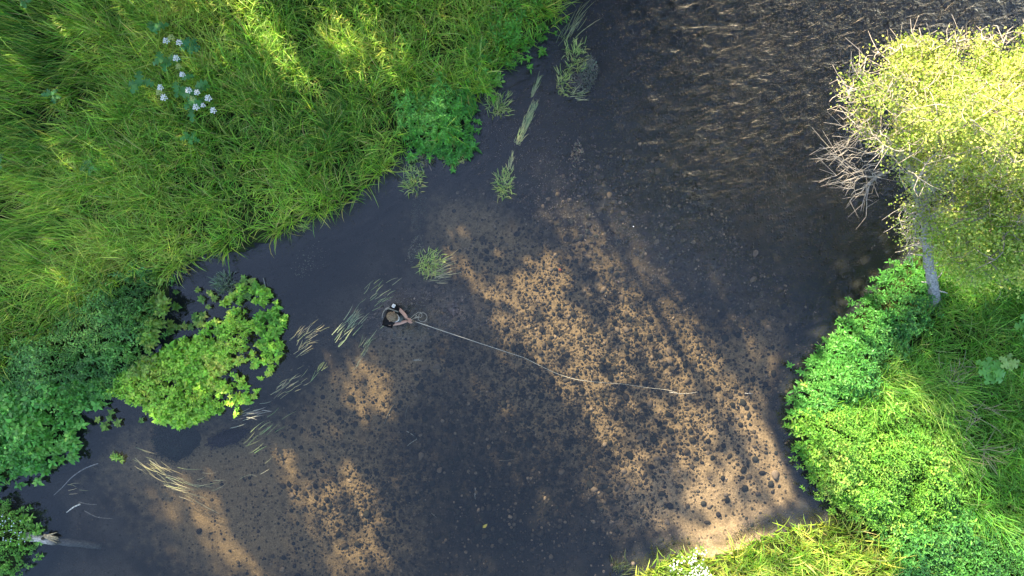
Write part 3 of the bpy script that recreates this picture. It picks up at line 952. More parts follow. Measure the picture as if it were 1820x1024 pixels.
weed_mat(1330, 950, 26, 18, 20, (.05, .05, .03), 'dark speckled weed at the foot of the bottom bank', 520, -.03, L=(.015, .04))


# ------------------------------------------------------------------ stones on the bed
def stone_mesh(seed):
    r = np.random.default_rng(seed)
    import bmesh
    bm = bmesh.new(); bmesh.ops.create_icosphere(bm, subdivisions=2, radius=1)
    Vs = np.array([v.co[:] for v in bm.verts]); Fs_ = np.array([[v.index for v in f.verts] for f in bm.faces]); bm.free()
    ks = r.normal(0, 1, (6, 3)); ph = r.uniform(0, 6, 6)
    d = 1 + .11 * np.sin(Vs @ ks.T * 1.7 + ph).sum(1) / 1.6
    pl = r.normal(0, 1, (5, 3)); pl /= np.linalg.norm(pl, axis=1)[:, None]
    for p_ in pl:                                   # worn flats
        ex = np.maximum(Vs @ p_ - .72, 0); Vs = Vs - ex[:, None] * p_ * .8
    Vs = Vs * d[:, None] * [1, r.uniform(.6, .95), r.uniform(.35, .65)]
    return Vs, Fs_


SM = [stone_mesh(i) for i in range(8)]
STC = [(.014, .015, .011), (.022, .021, .016), (.055, .045, .032), (.018, .020, .016), (.095, .074, .050), (.011, .011, .011), (.17, .13, .09), (.034, .029, .022)]
stone_me = []
for i, (v_, f_) in enumerate(SM):
    stone_me.append(make_mesh('stone', v_, [f_], M_STONE, np.tile(STC[i], (len(v_), 1))))


def stone_density(x, y):
    d = (1.0 * gauss(x, y, 1080, 600, 230, 300, -60) + .85 * gauss(x, y, 1250, 720, 150, 150) + .75 * gauss(x, y, 850, 850, 230, 180)
         + .45 * gauss(x, y, 600, 930, 150, 130) + .45 * gauss(x, y, 1010, 410, 130, 100) + .15 * gauss(x, y, 1280, 500, 170, 150) + .35 * gauss(x, y, 1050, 900, 170, 110))
    d *= 1 - .85 * gauss(x, y, 1300, 950, 150, 75)
    return d * (.12 + 1.5 * vnoise(x, y, .75, 61) ** 1.6 + .7 * vnoise(x, y, .22, 62) ** 2)


BED = poly([(200, 760), (520, 560), (700, 560), (800, 340), (1000, 220), (1200, 250), (1400, 480), (1470, 560), (1410, 780), (1450, 900), (1300, 1000), (1150, 1080), (200, 1080)])
q = sample(BED, 90000)
q = q[rng.random(len(q)) < stone_density(q[:, 0], q[:, 1])]
q = q[bank_s(q[:, 0], q[:, 1]) < -.12]
rs = np.clip(rng.lognormal(-3.92, .52, len(q)), .011, .082)
order = np.argsort(-rs)
# keep stones from piling into each other
cell = {}
keep = []
for i in order:
    x, y, r_ = q[i, 0], q[i, 1], rs[i]
    cx, cy = int(x / .2), int(y / .2)
    ok = True
    for a in (-1, 0, 1):
        for b_ in (-1, 0, 1):
            for (x1, y1, r1) in cell.get((cx + a, cy + b_), ()):
                if (x - x1) ** 2 + (y - y1) ** 2 < ((r_ + r1) * .8) ** 2:
                    ok = False
    if ok:
        cell.setdefault((cx, cy), []).append((x, y, r_))
        keep.append(i)
keep = np.array(keep); big = keep[:290]; rest = rng.permutation(keep[290:])[:12500]; keep = np.concatenate([big, rest])
q = q[keep]; rs = rs[keep]
zq = height(q[:, 0], q[:, 1])
# three stones that stand out
for px, py, r_, k, lb in [(1377, 843, .115, 6, 'largest pale topped stone on the clean sand by the right bank'),
                          (1285, 850, .065, 0, 'round black stone lying alone on the pale sand'),
                          (1249, 894, .06, 3, 'flat dark stone on the sand near the bottom bank'),
                          (1276, 912, .07, 5, 'narrow black stone in a shaded streak of sand'),
                          (998, 479, .05, 4, 'small reddish brown stone in the gravel above midstream'),
                          (1070, 345, .085, 5, 'large dark stone at the upper end of the gravel bar')]:
    p = W(px, py, -.3)
    o = bpy.data.objects.new('stone', stone_me[k])
    o.location = (p[0], p[1], float(height(p[0], p[1])) + r_ * .25); o.scale = (r_, r_, r_); o.rotation_euler = (0, 0, rng.uniform(0, 6))
    if 'reddish' in lb:
        o.data = o.data.copy(); cc = np.ones((len(o.data.vertices), 4), np.float32); cc[:, :3] = (.22, .06, .025)
        o.data.color_attributes['Col'].data.foreach_set('color', cc.ravel())
    tag(link(o), lb, 'stone', 'stones on the riverbed')
for i in range(290):
    k = rng.integers(0, 8)
    o = bpy.data.objects.new('stone', stone_me[k])
    o.location = (q[i, 0], q[i, 1], zq[i] + rs[i] * .25)
    o.scale = (rs[i] * rng.uniform(.9, 1.25), rs[i], rs[i] * rng.uniform(.8, 1.1)); o.rotation_euler = (rng.normal(0, .2), rng.normal(0, .2), rng.uniform(0, 6))
    sx, sy = PX(q[i, 0], q[i, 1])
    adj = ['blackish', 'dark olive', 'brown', 'dark grey', 'light brown', 'black', 'tan', 'dull brown'][k]
    where = ('low on the dark bed left of the bottom bank' if sy > 780 and sx < 1000 and sx > 720 else 'in the streaked gravel at the lower left' if sx <= 720 and sy > 700
             else 'in the shade below the angler' if sx < 900 and sy > 560 else 'at the upper end of the gravel bar' if sy < 440
             else 'near the fly line on the gravel bar' if abs(sy - 660) < 60 and sx < 1230 else 'on the sand towards the right bank' if sx > 1230 else 'on the lower gravel bar' if sy > 720 else 'in the middle of the sunlit gravel bar')
    tag(link(o), ('large ' if rs[i] > .062 else '') + adj + ' rounded stone ' + where, 'stone', 'stones on the riverbed')
g = Geo()
for i in range(290, len(q)):
    k = rng.integers(0, 8); a = rng.uniform(0, 6.28)
    v_, f_ = SM[k]
    ca, sa = math.cos(a), math.sin(a)
    g.add((v_ * rs[i]) @ np.array([[ca, sa, 0], [-sa, ca, 0], [0, 0, 1]]) + [q[i, 0], q[i, 1], zq[i] + rs[i] * .12], [f_],
          np.array(STC[rng.choice(8, p=[.16, .15, .14, .14, .11, .11, .07, .12])]) * rng.uniform(.7, 1.4))
tag(g.obj('gravel', M_STONE), 'small dark pebbles strewn over the sandy riverbed', 'gravel', kind='stuff')


# ------------------------------------------------------------------ sticks, floating leaf, log
def stick(pts, r, label, col=(.17, .155, .12), z=-.08, name='stick', on_bed=False):
    P3 = []
    for px, py in pts:
        p = W(px, py, z)
        if on_bed:
            p[2] = float(height(p[0], p[1])) + r
        P3.append(p)
    p = smooth_path(P3, 10) if len(P3) > 2 else np.linspace(P3[0], P3[1], 5)
    v_, f_ = tube(p, np.linspace(r, r * .5, len(p)), 6)
    g = Geo(); g.add(v_, f_, col)
    # a small side knot
    m = p[len(p) // 2]
    g.add(*tube([m, m + [.03, .035, .01]], [r * .7, r * .3], 5), col=col)
    tag(g.obj(name, M_WOOD, loc=tuple(P3[0])), label, 'stick')


stick([(692, 728), (684, 738), (678, 750), (672, 765)], .016, 'curved pale stick at the foot of the sunlit sand patch', on_bed=True)
stick([(718, 730), (713, 742), (712, 755)], .011, 'short upright pale stick on dark gravel', on_bed=True)
stick([(714, 778), (724, 784), (733, 792)], .009, 'upper arm of a bent white twig on dark gravel', (.4, .38, .33), on_bed=True)
stick([(733, 793), (722, 800), (715, 806)], .009, 'lower arm of a bent white twig on dark gravel', (.4, .38, .33), on_bed=True)
stick([(842, 883), (841, 895), (842, 906)], .011, 'straight pale stick standing alone in the dark middle bed', (.34, .33, .3), on_bed=True)
stick([(760, 931), (770, 940)], .008, 'short fine twig low on the dark bed', on_bed=True)
stick([(885, 832), (902, 832), (924, 826)], .007, 'thin bowed twig beside the faint sunlit streak', on_bed=True)
stick([(174, 824), (150, 833), (128, 848), (112, 865), (96, 880)], .013, 'long bowed stem curving below the left bank', (.22, .21, .18))
stick([(142, 896), (130, 902), (118, 911)], .018, 'short bright broken stick below the left bank', (.55, .52, .42), z=.0)
stick([(140, 892), (155, 896), (172, 897)], .010, 'fine twig touching the bright broken stick')
stick([(150, 908), (172, 919), (200, 922)], .009, 'thin twig below the bright broken stick')
stick([(735, 640), (750, 640)], .008, 'tiny pale chip floating below the fly rod', (.4, .38, .3), z=0)
stick([(1190, 697), (1215, 700), (1240, 697)], .007, 'thin pale leader lying beyond the fly line', (.26, .24, .19), z=0, name='twig')
stick([(1324, 699), (1338, 700)], .007, 'short pale twig in the deep water by the right bank', (.3, .29, .25))
stick([(468, 494), (472, 510), (476, 520), (470, 532)], .010, 'forked grey twig standing at the right tip of the island', (.2, .2, .17), z=.05)
stick([(1452, 607), (1458, 614), (1464, 622)], .006, 'fine straw leaning out from the right bank', (.3, .27, .15), z=.1)

p = W(858, 938, .006)
V_, F_, C_ = leaves(np.array([p]), np.array([[.8, .6, .02]]), np.array([[0, 0, 1.0]]), np.array([.13]), np.array([.07]), np.array([[.45, .36, .07]]))
tag(mobj('fallen_leaf', V_, F_, M_LEAF, None, C_, loc=tuple(p)), 'single yellow fallen leaf floating on the dark water', 'leaf')

# log jutting from the bottom left corner
lg = empty('fallen_log', tuple(W(30, 950, .02)))
tag(lg, 'bleached fallen log jutting from the bottom left corner into the water', 'log')


def child_geo(g, name, mat, parent):
    o = g.obj(name, mat, None)
    o.parent = parent
    o.matrix_parent_inverse = Matrix.Translation(-Vector(parent.location))
    return o


a0 = W(-40, 941, .14); a1 = W(40, 952, .07); a2 = W(74, 958, .02); a3 = W(100, 962, -.03); a4 = W(140, 966, -.22); a5 = W(180, 971, -.45)
pth = smooth_path([a0, a1, a2, a3, a4, a5], 26)
rr = np.linspace(.095, .07, 26) * (1 + .05 * np.sin(np.arange(26) * 1.9))
v_, f_ = tube(pth, rr, 14)
v_ = v_ + .008 * np.sin(v_ * 60)
t_ = np.clip((v_[:, 0] - a2[0]) / .3, 0, 1)
g = Geo(); g.add(v_, f_, mixc((.50, .46, .38), (.06, .06, .05), t_))
child_geo(g, 'trunk', M_WOOD, lg)
g = Geo()
k0 = W(78, 953, .10)
for q_ in range(7):
    d_ = np.array([.10 + .03 * rng.random(), -.012 + .03 * rng.normal(), -.02 + .01 * rng.normal()])
    s0 = k0 + [0, .02 * rng.normal(), .005 * rng.normal()]
    g.add(*tube([s0, s0 + d_ * 1.2, s0 + d_ * 2.3], [.022, .018, .004], 5), col=(.42, .34, .20))
child_geo(g, 'splintered_break', M_WOOD, lg)
g = Geo(); kk = W(76, 957, .11)
g.add(*tube([kk, kk + [.03, .01, .03]], [.035, .02], 8), col=(.06, .05, .035))
child_geo(g, 'knot', M_WOOD, lg)


# ------------------------------------------------------------------ trees
class Tree:
    def __init__(self, name, base, label, group=None):
        self.root = empty(name, tuple(base))
        tag(self.root, label, 'tree', group)
        self.wood = Geo(); self.twig = Geo(); self.leaf = Geo(); self.nodes = []

    def limb(self, pts, r0, r1, n=14, sides=9, col=(.24, .22, .19), twig=False, wob=.02):
        p = smooth_path(pts, n)
        p[1:-1] += rng.normal(0, wob, (n - 2, 3))
        (self.twig if twig else self.wood).add(*tube(p, np.linspace(r0, r1, n), sides), col=np.array(col) * rng.uniform(.85, 1.15))
        for i_ in range(n // 3, n):
            self.nodes.append((p[i_], r0 + (r1 - r0) * i_ / n))
        return p

    def clump(self, c, n, spread, L, cols, twigs=3, tcol=(.22, .19, .15), flat=.7, wr=(.5, .7), link_to=True, rad=.011):
        c = np.asarray(c, float)
        if link_to and self.nodes:
            P = np.array([a for a, _ in self.nodes])
            dd = np.linalg.norm((P - c) * [1, 1, 1.4], axis=1)
            j_ = int(dd.argmin())
            a = P[j_]; m = (a + c) / 2 + [0, 0, .12 * dd[j_]] + rng.normal(0, .05, 3)
            pp = smooth_path([a, m, c], 6)
            self.twig.add(*tube(pp, np.linspace(min(.03, max(rad, self.nodes[j_][1] * .6)), .006, 6), 5), col=tcol)
            if dd[j_] > .25:
                self.nodes.append((pp[3], .012))
        for _ in range(twigs):
            e = c + rng.normal(0, spread, 3) * [1, 1, flat]
            self.twig.add(*tube([c, (c + e) / 2 + rng.normal(0, .04, 3), e], [.007, .005, .003], 4, False), col=tcol)
        if n:
            pos = c + rng.normal(0, spread * .62, (n, 3)) * [1, 1, flat]
            d = rand_unit(n, -.5)
            nr = rand_unit(n, .0) + [0, 0, .6]
            Ln = rng.uniform(*L, n)
            t = np.clip(rng.normal(.5, .28, n) + rng.normal(0, .18), 0, 1)
            self.leaf.add(*leaf_cards(pos, d, nr, Ln, Ln * rng.uniform(*wr, n), jit(mixc(cols[0], cols[1], t), .14)))

    def done(self, mb=None, ml=None):
        child_geo(self.wood, 'trunk', mb or M_BARK, self.root)
        if self.twig.n: child_geo(self.twig, 'branches', M_TWIG, self.root)
        if self.leaf.n: child_geo(self.leaf, 'crown', ml or M_TREELEAF, self.root)


# the leaning tree over the river at the right
bx = W(1662, 548, .30)
T = Tree('leaning_tree', bx, 'grey trunked tree leaning over the river at the right, pale sunlit leaves')
BK = (.30, .295, .275)
trunk = T.limb([bx - [0, 0, .25], W(1661, 535, .45), W(1654, 490, 1.0), W(1647, 440, 1.6), W(1641, 385, 2.3), W(1628, 335, 2.9), W(1612, 285, 3.4)], .130, .05, 26, 14, BK, wob=.012)
k = W(1612, 285, 3.4)
l1 = T.limb([k, W(1596, 235, 3.6), W(1592, 190, 3.75), W(1610, 145, 3.9), W(1640, 110, 3.9)], .07, .02, 16, 8, BK)
l2 = T.limb([k, W(1570, 262, 3.7), W(1563, 225, 3.8), W(1560, 180, 3.9), W(1575, 135, 3.8)], .06, .018, 14, 8, (.24, .23, .21))
l3 = T.limb([W(1636, 365, 2.5), W(1680, 300, 3.4), W(1720, 230, 3.9), W(1745, 160, 4.1), W(1765, 115, 4.0)], .08, .02, 18, 8, BK)
l4 = T.limb([W(1680, 300, 3.4), W(1745, 275, 3.7), W(1800, 235, 4.0), W(1850, 190, 4.1), W(1930, 150, 4.1)], .06, .02, 14, 8, BK)
l5 = T.limb([W(1641, 385, 2.3), W(1700, 370, 2.9), W(1760, 345, 3.2), W(1830, 330, 3.4), W(1930, 320, 3.5)], .06, .02, 14, 8, BK)
l6 = T.limb([W(1745, 160, 4.1), W(1800, 120, 4.2), W(1860, 90, 4.1)], .03, .012, 9, 6, BK)
CR = [(1515, 195), (1508, 150), (1535, 110), (1580, 88), (1640, 75), (1700, 78), (1740, 72), (1790, 78), (1830, 60), (1990, 40), (1990, 420), (1820, 420), (1760, 385), (1715, 350), (1680, 330), (1640, 322),
      (1600, 290), (1565, 250), (1530, 232)]
CRP = np.array(CR, float)
cnt = 0
LC = [(.18, .30, .03), (.54, .58, .14)]
while cnt < 720:
    px, py = rng.uniform(1500, 1990), rng.uniform(40, 425)
    if not inside(CRP, np.array([px]), np.array([py]))[0]:
        continue
    if vnoise(px, py, 34, 81) < .34 and rng.random() < .9:
        continue
    e_ = float(edge_dist(CRP, np.array([px]), np.array([py]))[0])
    dome = min(1.0, e_ / 120)
    h_ = 3.7 + 2.3 * dome * rng.uniform(.15, 1.0) + rng.normal(0, .15) - (py > 300) * .6
    sparse = 1.0 if px > 1600 else .62
    if px < 1590 and 150 < py and rng.random() < .2:
        continue
    T.clump(W(px, py, h_), int(rng.integers(60, 170) * sparse), .17, (.03, .058), LC, 4, (.34, .29, .21), rad=.008)
    cnt += 1
# thin bare twigs round the rim
for _ in range(70):
    a = rng.integers(0, len(CRP))
    c_ = CRP[a] * (1 - (u_ := rng.random())) + CRP[(a + 1) % len(CRP)] * u_
    if c_[0] > 1850 or c_[1] > 330: continue
    T.clump(W(c_[0] - 4, c_[1] - 3, 4.0 + rng.normal(0, .2)), int(rng.integers(5, 22)), .17, (.035, .06), LC, 5, (.42, .36, .28))
# the bare fan of twigs at the left
TW = (.30, .27, .22)
for _ in range(15):
    y0 = rng.uniform(205, 325); ang = R(rng.uniform(150, 225)); ln = rng.uniform(50, 105)
    s_ = W(1562 + rng.uniform(-4, 14), y0, 3.1 + rng.uniform(0, .5))
    e1 = (1562 + ln * math.cos(ang), y0 - ln * math.sin(ang) * .9)
    hz = rng.uniform(2.6, 3.4)
    m1 = ((1562 + e1[0]) / 2, (y0 + e1[1]) / 2 - 5)
    pth = T.limb([s_, W(*m1, hz + .15), W(*e1, hz)], .0075, .0025, 9, 5, TW, True, .035)
    for _k in range(7):
        b0 = pth[rng.integers(3, 9)]
        d_ = np.array([math.cos(ang + rng.normal(0, .7)), math.sin(ang + rng.normal(0, .7)), rng.normal(0, .3)]) * rng.uniform(.15, .45)
        T.twig.add(*tube([b0, b0 + d_ * .5 + rng.normal(0, .02, 3), b0 + d_], [.0038, .003, .002], 4, False), col=TW)
for _ in range(4):   # lower dead twigs drooping from the limb
    s_ = W(1575 + rng.uniform(-5, 10), 305, 3.2)
    e1 = (1520 + rng.uniform(-15, 30), 345 + rng.uniform(-10, 45))
    pth = T.limb([s_, W((s_[0] * 0 + 1548), 322, 2.9), W(*e1, 2.5)], .016, .005, 9, 5, TW, True, .015)
    for _k in range(7):
        b0 = pth[rng.integers(3, 9)]; d_ = rng.normal(0, .18, 3) + [-.06, -.12, 0]
        T.twig.add(*tube([b0, b0 + d_ * .5, b0 + d_], [.0038, .003, .002], 4, False), col=TW)
# sparse twigs along the trunk
for px, py, h_, n_ in [(1612, 365, 2.2, 60), (1640, 395, 2.9, 80), (1630, 410, 2.7, 70), (1652, 380, 3.0, 90), (1622, 380, 3.0, 80), (1670, 415, 2.6, 90), (1690, 375, 3.2, 120), (1710, 400, 3.0, 120), (1735, 380, 3.3, 130), (1655, 425, 2.3, 40), (1720, 430, 2.6, 110), (1690, 450, 2.0, 80), (1600, 395, 2.0, 30), (1610, 420, 1.8, 45), (1620, 400, 2.1, 60), (1625, 345, 2.7, 70), (1660, 400, 2.1, 60), (1615, 450, 1.5, 22), (1625, 435, 1.6, 30),
                       (1668, 370, 2.6, 70), (1635, 330, 3.3, 130), (1650, 315, 3.5, 130), (1615, 310, 3.6, 110), (1600, 275, 4.0, 120), (1645, 355, 2.9, 90), (1585, 255, 4.2, 110), (1640, 290, 3.9, 130), (1680, 330, 3.4, 120), (1700, 350, 3.1, 120), (1690, 400, 2.3, 60), (1662, 345, 2.9, 60)]:
    T.clump(W(px, py, h_), int(n_ * 1.5), .2, (.03, .06), [(.18, .30, .04), (.50, .54, .15)], 8, (.36, .33, .28))
for px, py, dx, dy, h_ in [(1652, 470, 18, -6, 1.2), (1660, 505, -22, -4, .8), (1660, 515, 24, 6, .7), (1662, 500, 14, -22, .8), (1645, 420, -20, 4, 1.8)]:
    a = W(px, py, h_); b = W(px + dx, py + dy, h_ + .1)
    T.limb([a, (a + b) / 2 + [0, 0, .05], b], .022, .008, 6, 6, (.40, .38, .34), True, .008)
T.done()

# leafy shrub tree behind the trunk, in half shade
bx = W(1850, 440, .35)
T = Tree('shrub_tree', bx, 'green leafy shrub tree right of the leaning trunk at the picture edge')
l1 = T.limb([bx - [0, 0, .3], W(1835, 430, 1.0), W(1800, 410, 1.7), W(1750, 385, 2.3)], .09, .03, 14, 9, (.3, .29, .27))
l2 = T.limb([W(1835, 430, 1.0), W(1850, 390, 1.9), W(1860, 350, 2.6)], .06, .02, 10, 8, (.3, .29, .27))
l3 = T.limb([W(1835, 430, 1.0), W(1770, 450, 1.4), W(1710, 450, 1.7)], .05, .015, 10, 8, (.3, .29, .27))
SHP = np.array([(1660, 400), (1700, 350), (1760, 330), (1990, 300), (1990, 520), (1820, 510), (1760, 495), (1700, 485), (1665, 450)], float)
cnt = 0
while cnt < 210:
    px, py = rng.uniform(1655, 1990), rng.uniform(300, 520)
    if not inside(SHP, np.array([px]), np.array([py]))[0]:
        continue
    T.clump(W(px, py, rng.uniform(1.5, 3.5)), int(rng.integers(90, 190)), .24, (.035, .075), [(.16, .32, .035), (.48, .56, .13)], 2)
    cnt += 1
T.done()


# ------------------------------------------------------------------ unseen belt of trees upstream, crowns shaped to shade the river (outside the picture)
def L_(pts):
    return np.array(pts, float)


LIT = [  # sunlit patches on the ground, photo pixels, with how open the canopy is there
    (L_([(975, 312), (1020, 318), (1095, 335), (1150, 385), (1185, 470), (1235, 560), (1290, 640), (1335, 720), (1390, 800), (1435, 880), (1420, 945), (1300, 1010), (1190, 1000),
         (1185, 900), (1120, 850), (1060, 760), (1000, 700), (930, 640), (870, 600), (850, 540), (905, 470), (965, 440), (950, 380)]), .97),
    (L_([(775, 385), (810, 380), (860, 460), (900, 540), (860, 560), (800, 500)]), .85),
    (L_([(860, 690), (905, 690), (960, 800), (990, 930), (935, 905), (900, 800)]), .55),
    (L_([(1000, 700), (1060, 760), (1120, 850), (1175, 960), (1110, 950), (1050, 870)]), .6),
    (L_([(585, 620), (650, 615), (715, 745), (650, 770), (602, 695)]), 1.0),
    (L_([(465, 765), (505, 775), (565, 855), (590, 795), (640, 845), (690, 900), (705, 970), (690, 1160), (560, 1160), (600, 1010), (545, 935), (500, 860)]), .9),
    (L_([(235, 850), (300, 850), (345, 835), (400, 920), (470, 1000), (530, 1160), (440, 1160), (350, 965), (285, 905)]), .85),
    (L_([(1315, 590), (1350, 578), (1405, 685), (1380, 705)]), .6),
    (L_([(370, -140), (455, -140), (482, 0), (520, 75), (585, 160), (612, 245), (535, 215), (470, 110), (415, 20)]), 1.0),
    (L_([(560, 40), (625, 50), (715, 190), (765, 275), (680, 255)]), 1.0),
    (L_([(785, 40), (855, 40), (890, 110), (830, 115)]), .95),
    (L_([(160, -120), (240, -80), (295, 70), (240, 60), (190, 10)]), .85),
    (L_([(1415, 720), (1560, 715), (1640, 880), (1620, 930), (1470, 905), (1430, 830)]), .75),
    (L_([(1650, 690), (1820, 560), (2100, 560), (2100, 1050), (1830, 900), (1740, 820)]), .45),
    (L_([(1130, 1160), (1170, 955), (1300, 970), (1450, 925), (1600, 970), (1630, 1160)]), .95),
    (L_([(1420, 150), (1515, 180), (1500, 270), (1450, 250)]), .8),
    (L_([(530, -140), (700, -140), (830, 190), (720, 270), (600, 60)]), .42),
    (L_([(240, -140), (380, -140), (480, 160), (380, 90)]), .35),
    (L_([(365, 560), (425, 570), (425, 650), (375, 640)]), .6),
    (L_([(190, 660), (290, 640), (330, 740), (250, 740)]), .3),
    (L_([(1640, 560), (1700, 540), (1730, 640), (1680, 640)]), .4)]
BELT_Y0, BELT_Y1 = 9.6, 12.4
n = 64000
tx = rng.uniform(W(-420, 0)[0], W(2250, 0)[0], n); ty = rng.uniform(W(0, 1230)[1], W(0, -260)[1], n)
sb = bank_s(tx, ty)
tz = np.where(sb > 0, .45, height(tx, ty, sb))
by = rng.uniform(BELT_Y0, BELT_Y1, n)
tt = (by - ty) / TO_SUN[1]
pos = np.column_stack([tx, ty, tz]) + TO_SUN * tt[:, None]
# where the shade falls, wobbled by the leaf mass
fx, fy = PX(tx, ty, tz)
ja = rng.normal(0, 16, n); jc = rng.normal(0, 4, n)      # the leaf mass wobbles mostly along the light
fx = fx + .5 * ja + .86 * jc; fy = fy + .86 * ja - .5 * jc
openp = np.zeros(n)
for Pq, o_ in LIT:
    openp = np.maximum(openp, np.where(inside(Pq, fx, fy), o_, 0))
uu = tx * math.cos(R(SUN_AZ)) - ty * math.sin(R(SUN_AZ)); vv = tx * math.sin(R(SUN_AZ)) + ty * math.cos(R(SUN_AZ))
band = vnoise(uu * 18, vv, 9.0, 71) * .75 + vnoise(uu * 9, vv, 2.2, 72) * .25       # noise that draws soft shade bands across the gaps
for Pq, o_ in [(L_([(1085, 690), (1125, 690), (1230, 900), (1215, 965), (1180, 930)]), .35), (L_([(985, 440), (1012, 440), (1095, 580), (1060, 592)]), .4),
               (L_([(1225, 680), (1258, 670), (1335, 805), (1310, 835)]), .45)]:      # extra leaves added to draw shade bands in the wide gap
    openp = np.where(inside(Pq, fx, fy), np.minimum(openp, o_), openp)
keep = rng.random(n) > openp * (.84 + .16 * sstep(.32, .52, band))
# leaves are left out wherever they would shade the leaning tree's crown
mid = np.array([6.6, 2.6, 4.6])
rel = pos - mid
al = rel @ TO_SUN
perp = np.linalg.norm((rel - al[:, None] * TO_SUN) * [1 / 3.4, 1 / 2.8, 1 / 2.3], axis=1)
keep &= (perp > 1.0)
keep &= pos[:, 2] > .5
pos = pos[keep]
TX = np.array([-24, -20.5, -17.2, -14.3, -11.8, -9.2, -6.9, -4.4, -2.2, .3, 2.6, 5.2, 8.0, 11])
ty_ = 11.2 + rng.uniform(-.7, .7, len(TX))
for i in range(len(TX)):
    best = None
    for x in TX[i] + np.linspace(-1.1, 1.1, 23):
        hh = np.linspace(.5, 13, 90)
        gx_ = x - TO_SUN[0] / TO_SUN[2] * (hh + .3); gy_ = ty_[i] - TO_SUN[1] / TO_SUN[2] * (hh + .3)
        ux, uy = PX(gx_, gy_, -.3)
        f_ = sum(o_ * inside(Pq, ux, uy).sum() for Pq, o_ in LIT)
        if best is None or f_ < best[0]:
            best = (f_, x)
    TX[i] = best[1]
own = np.abs(pos[:, 0][:, None] - (TX + rng.normal(0, .3, len(TX)))[None]).argmin(1)
ORD = ['first', 'second', 'third', 'fourth', 'fifth', 'sixth', 'seventh', 'eighth', 'ninth', 'tenth', 'eleventh', 'twelfth', 'thirteenth', 'fourteenth']
for i, x in enumerate(TX):
    p_ = pos[own == i]
    if len(p_) < 30:
        continue
    hmax = p_[:, 2].max()
    zb = float(height(x, ty_[i]))
    root = empty('unseen_shade_tree', (x, ty_[i], zb))
    tag(root, ORD[i] + ' from the left of the unseen trees above the picture, shaped to cast shade', 'tree', 'shade trees above the picture')
    g = Geo()
    g.add(*tube(smooth_path([[x, ty_[i], zb - .3], [x + rng.normal(0, .1), ty_[i], hmax * .5], [x + rng.normal(0, .2), ty_[i], hmax * .97]], 14), np.linspace(.16, .02, 14), 9), col=(.10, .08, .06))
    child_geo(g, 'trunk', M_BARK, root)
    g = Geo()
    for j_ in rng.choice(len(p_), min(60, len(p_)), False):
        e_ = p_[j_]
        if abs(e_[0] - x) > .8: continue
        s_ = np.array([x, ty_[i], max(zb + .4, e_[2] - .35 * abs(e_[0] - x) - .2)])
        g.add(*tube([s_, (s_ + e_) / 2 + [0, 0, .08], e_], [.03, .02, .006], 5), col=(.09, .075, .06))
    child_geo(g, 'branches', M_TWIG, root)
    g = Geo()
    m_ = len(p_)
    Ln = rng.uniform(.22, .42, m_)
    g.add(*leaves(p_, rand_unit(m_), rand_unit(m_), Ln, Ln * .6, jit(mixc((.02, .045, .016), (.045, .085, .026), rng.random(m_)))))
    child_geo(g, 'crown', M_NEEDLE, root)


# ------------------------------------------------------------------ flowering plants in the meadow
def umbel(c, r, g_, white=True):
    n_ = 15
    a = np.arange(n_) * 2.39996; rr_ = np.sqrt(np.arange(n_) / n_) * r
    for i_ in range(n_):
        q_ = np.asarray(c) + [rr_[i_] * math.cos(a[i_]), rr_[i_] * math.sin(a[i_]), -.5 * rr_[i_] ** 2 / r + rng.normal(0, .004)]
        k_ = 7
        th = np.arange(k_) / k_ * 6.283
        rad = r * .24 * rng.uniform(.8, 1.15)
        ring_ = q_ + np.stack([np.cos(th) * rad, np.sin(th) * rad, np.zeros(k_)], -1) * (1 + .22 * np.cos(th * 3 + i_))[:, None]
        V3 = np.concatenate([ring_, [q_ + [0, 0, rad * .4]]])
        g_.add(V3, [np.stack([np.arange(k_), (np.arange(k_) + 1) % k_, np.full(k_, k_)], -1)], (.82, .80, .70) if white else (.40, .44, .14))


def lobed_leaf(L, wdt, col, lobes=3):
    """flat pinnately lobed leaf in the XY plane, base at the origin"""
    n_ = lobes * 8 + 5
    t = np.linspace(0, 1, n_)
    prof = np.sin(np.pi * np.clip(t * .97 + .03, 0, 1)) ** .7 * (.28 + .72 * np.abs(np.cos(t * (lobes + .5) * math.pi + .3)) ** 1.3) * wdt * .5
    dz = .12 * L * np.sin(t * math.pi) - .1 * L * t
    mid_ = np.stack([t * L, 0 * t, dz], -1)
    lf = np.stack([t * L + prof * .25, prof, dz + .12 * prof], -1); rt = np.stack([t * L + prof * .25, -prof, dz + .12 * prof], -1)
    V3 = np.concatenate([mid_, lf, rt])
    i_ = np.arange(n_ - 1)
    Fq = np.concatenate([np.stack([i_, i_ + 1, n_ + i_ + 1, n_ + i_], -1), np.stack([i_ + 1, i_, 2 * n_ + i_, 2 * n_ + i_ + 1], -1)])
    return V3, [Fq]


def place_leaf(g_, base, az, el, L, wdt, col, lobes=3):
    v_, f_ = lobed_leaf(L, wdt, col, lobes)
    ca, sa = math.cos(az), math.sin(az); ce, se = math.cos(el), math.sin(el)
    x = v_[:, 0] * ce - v_[:, 2] * se; z = v_[:, 0] * se + v_[:, 2] * ce
    g_.add(np.stack([x * ca - v_[:, 1] * sa, x * sa + v_[:, 1] * ca, z], -1) + base, f_, np.clip(np.array(col) * rng.uniform(.85, 1.15), 0, 1))


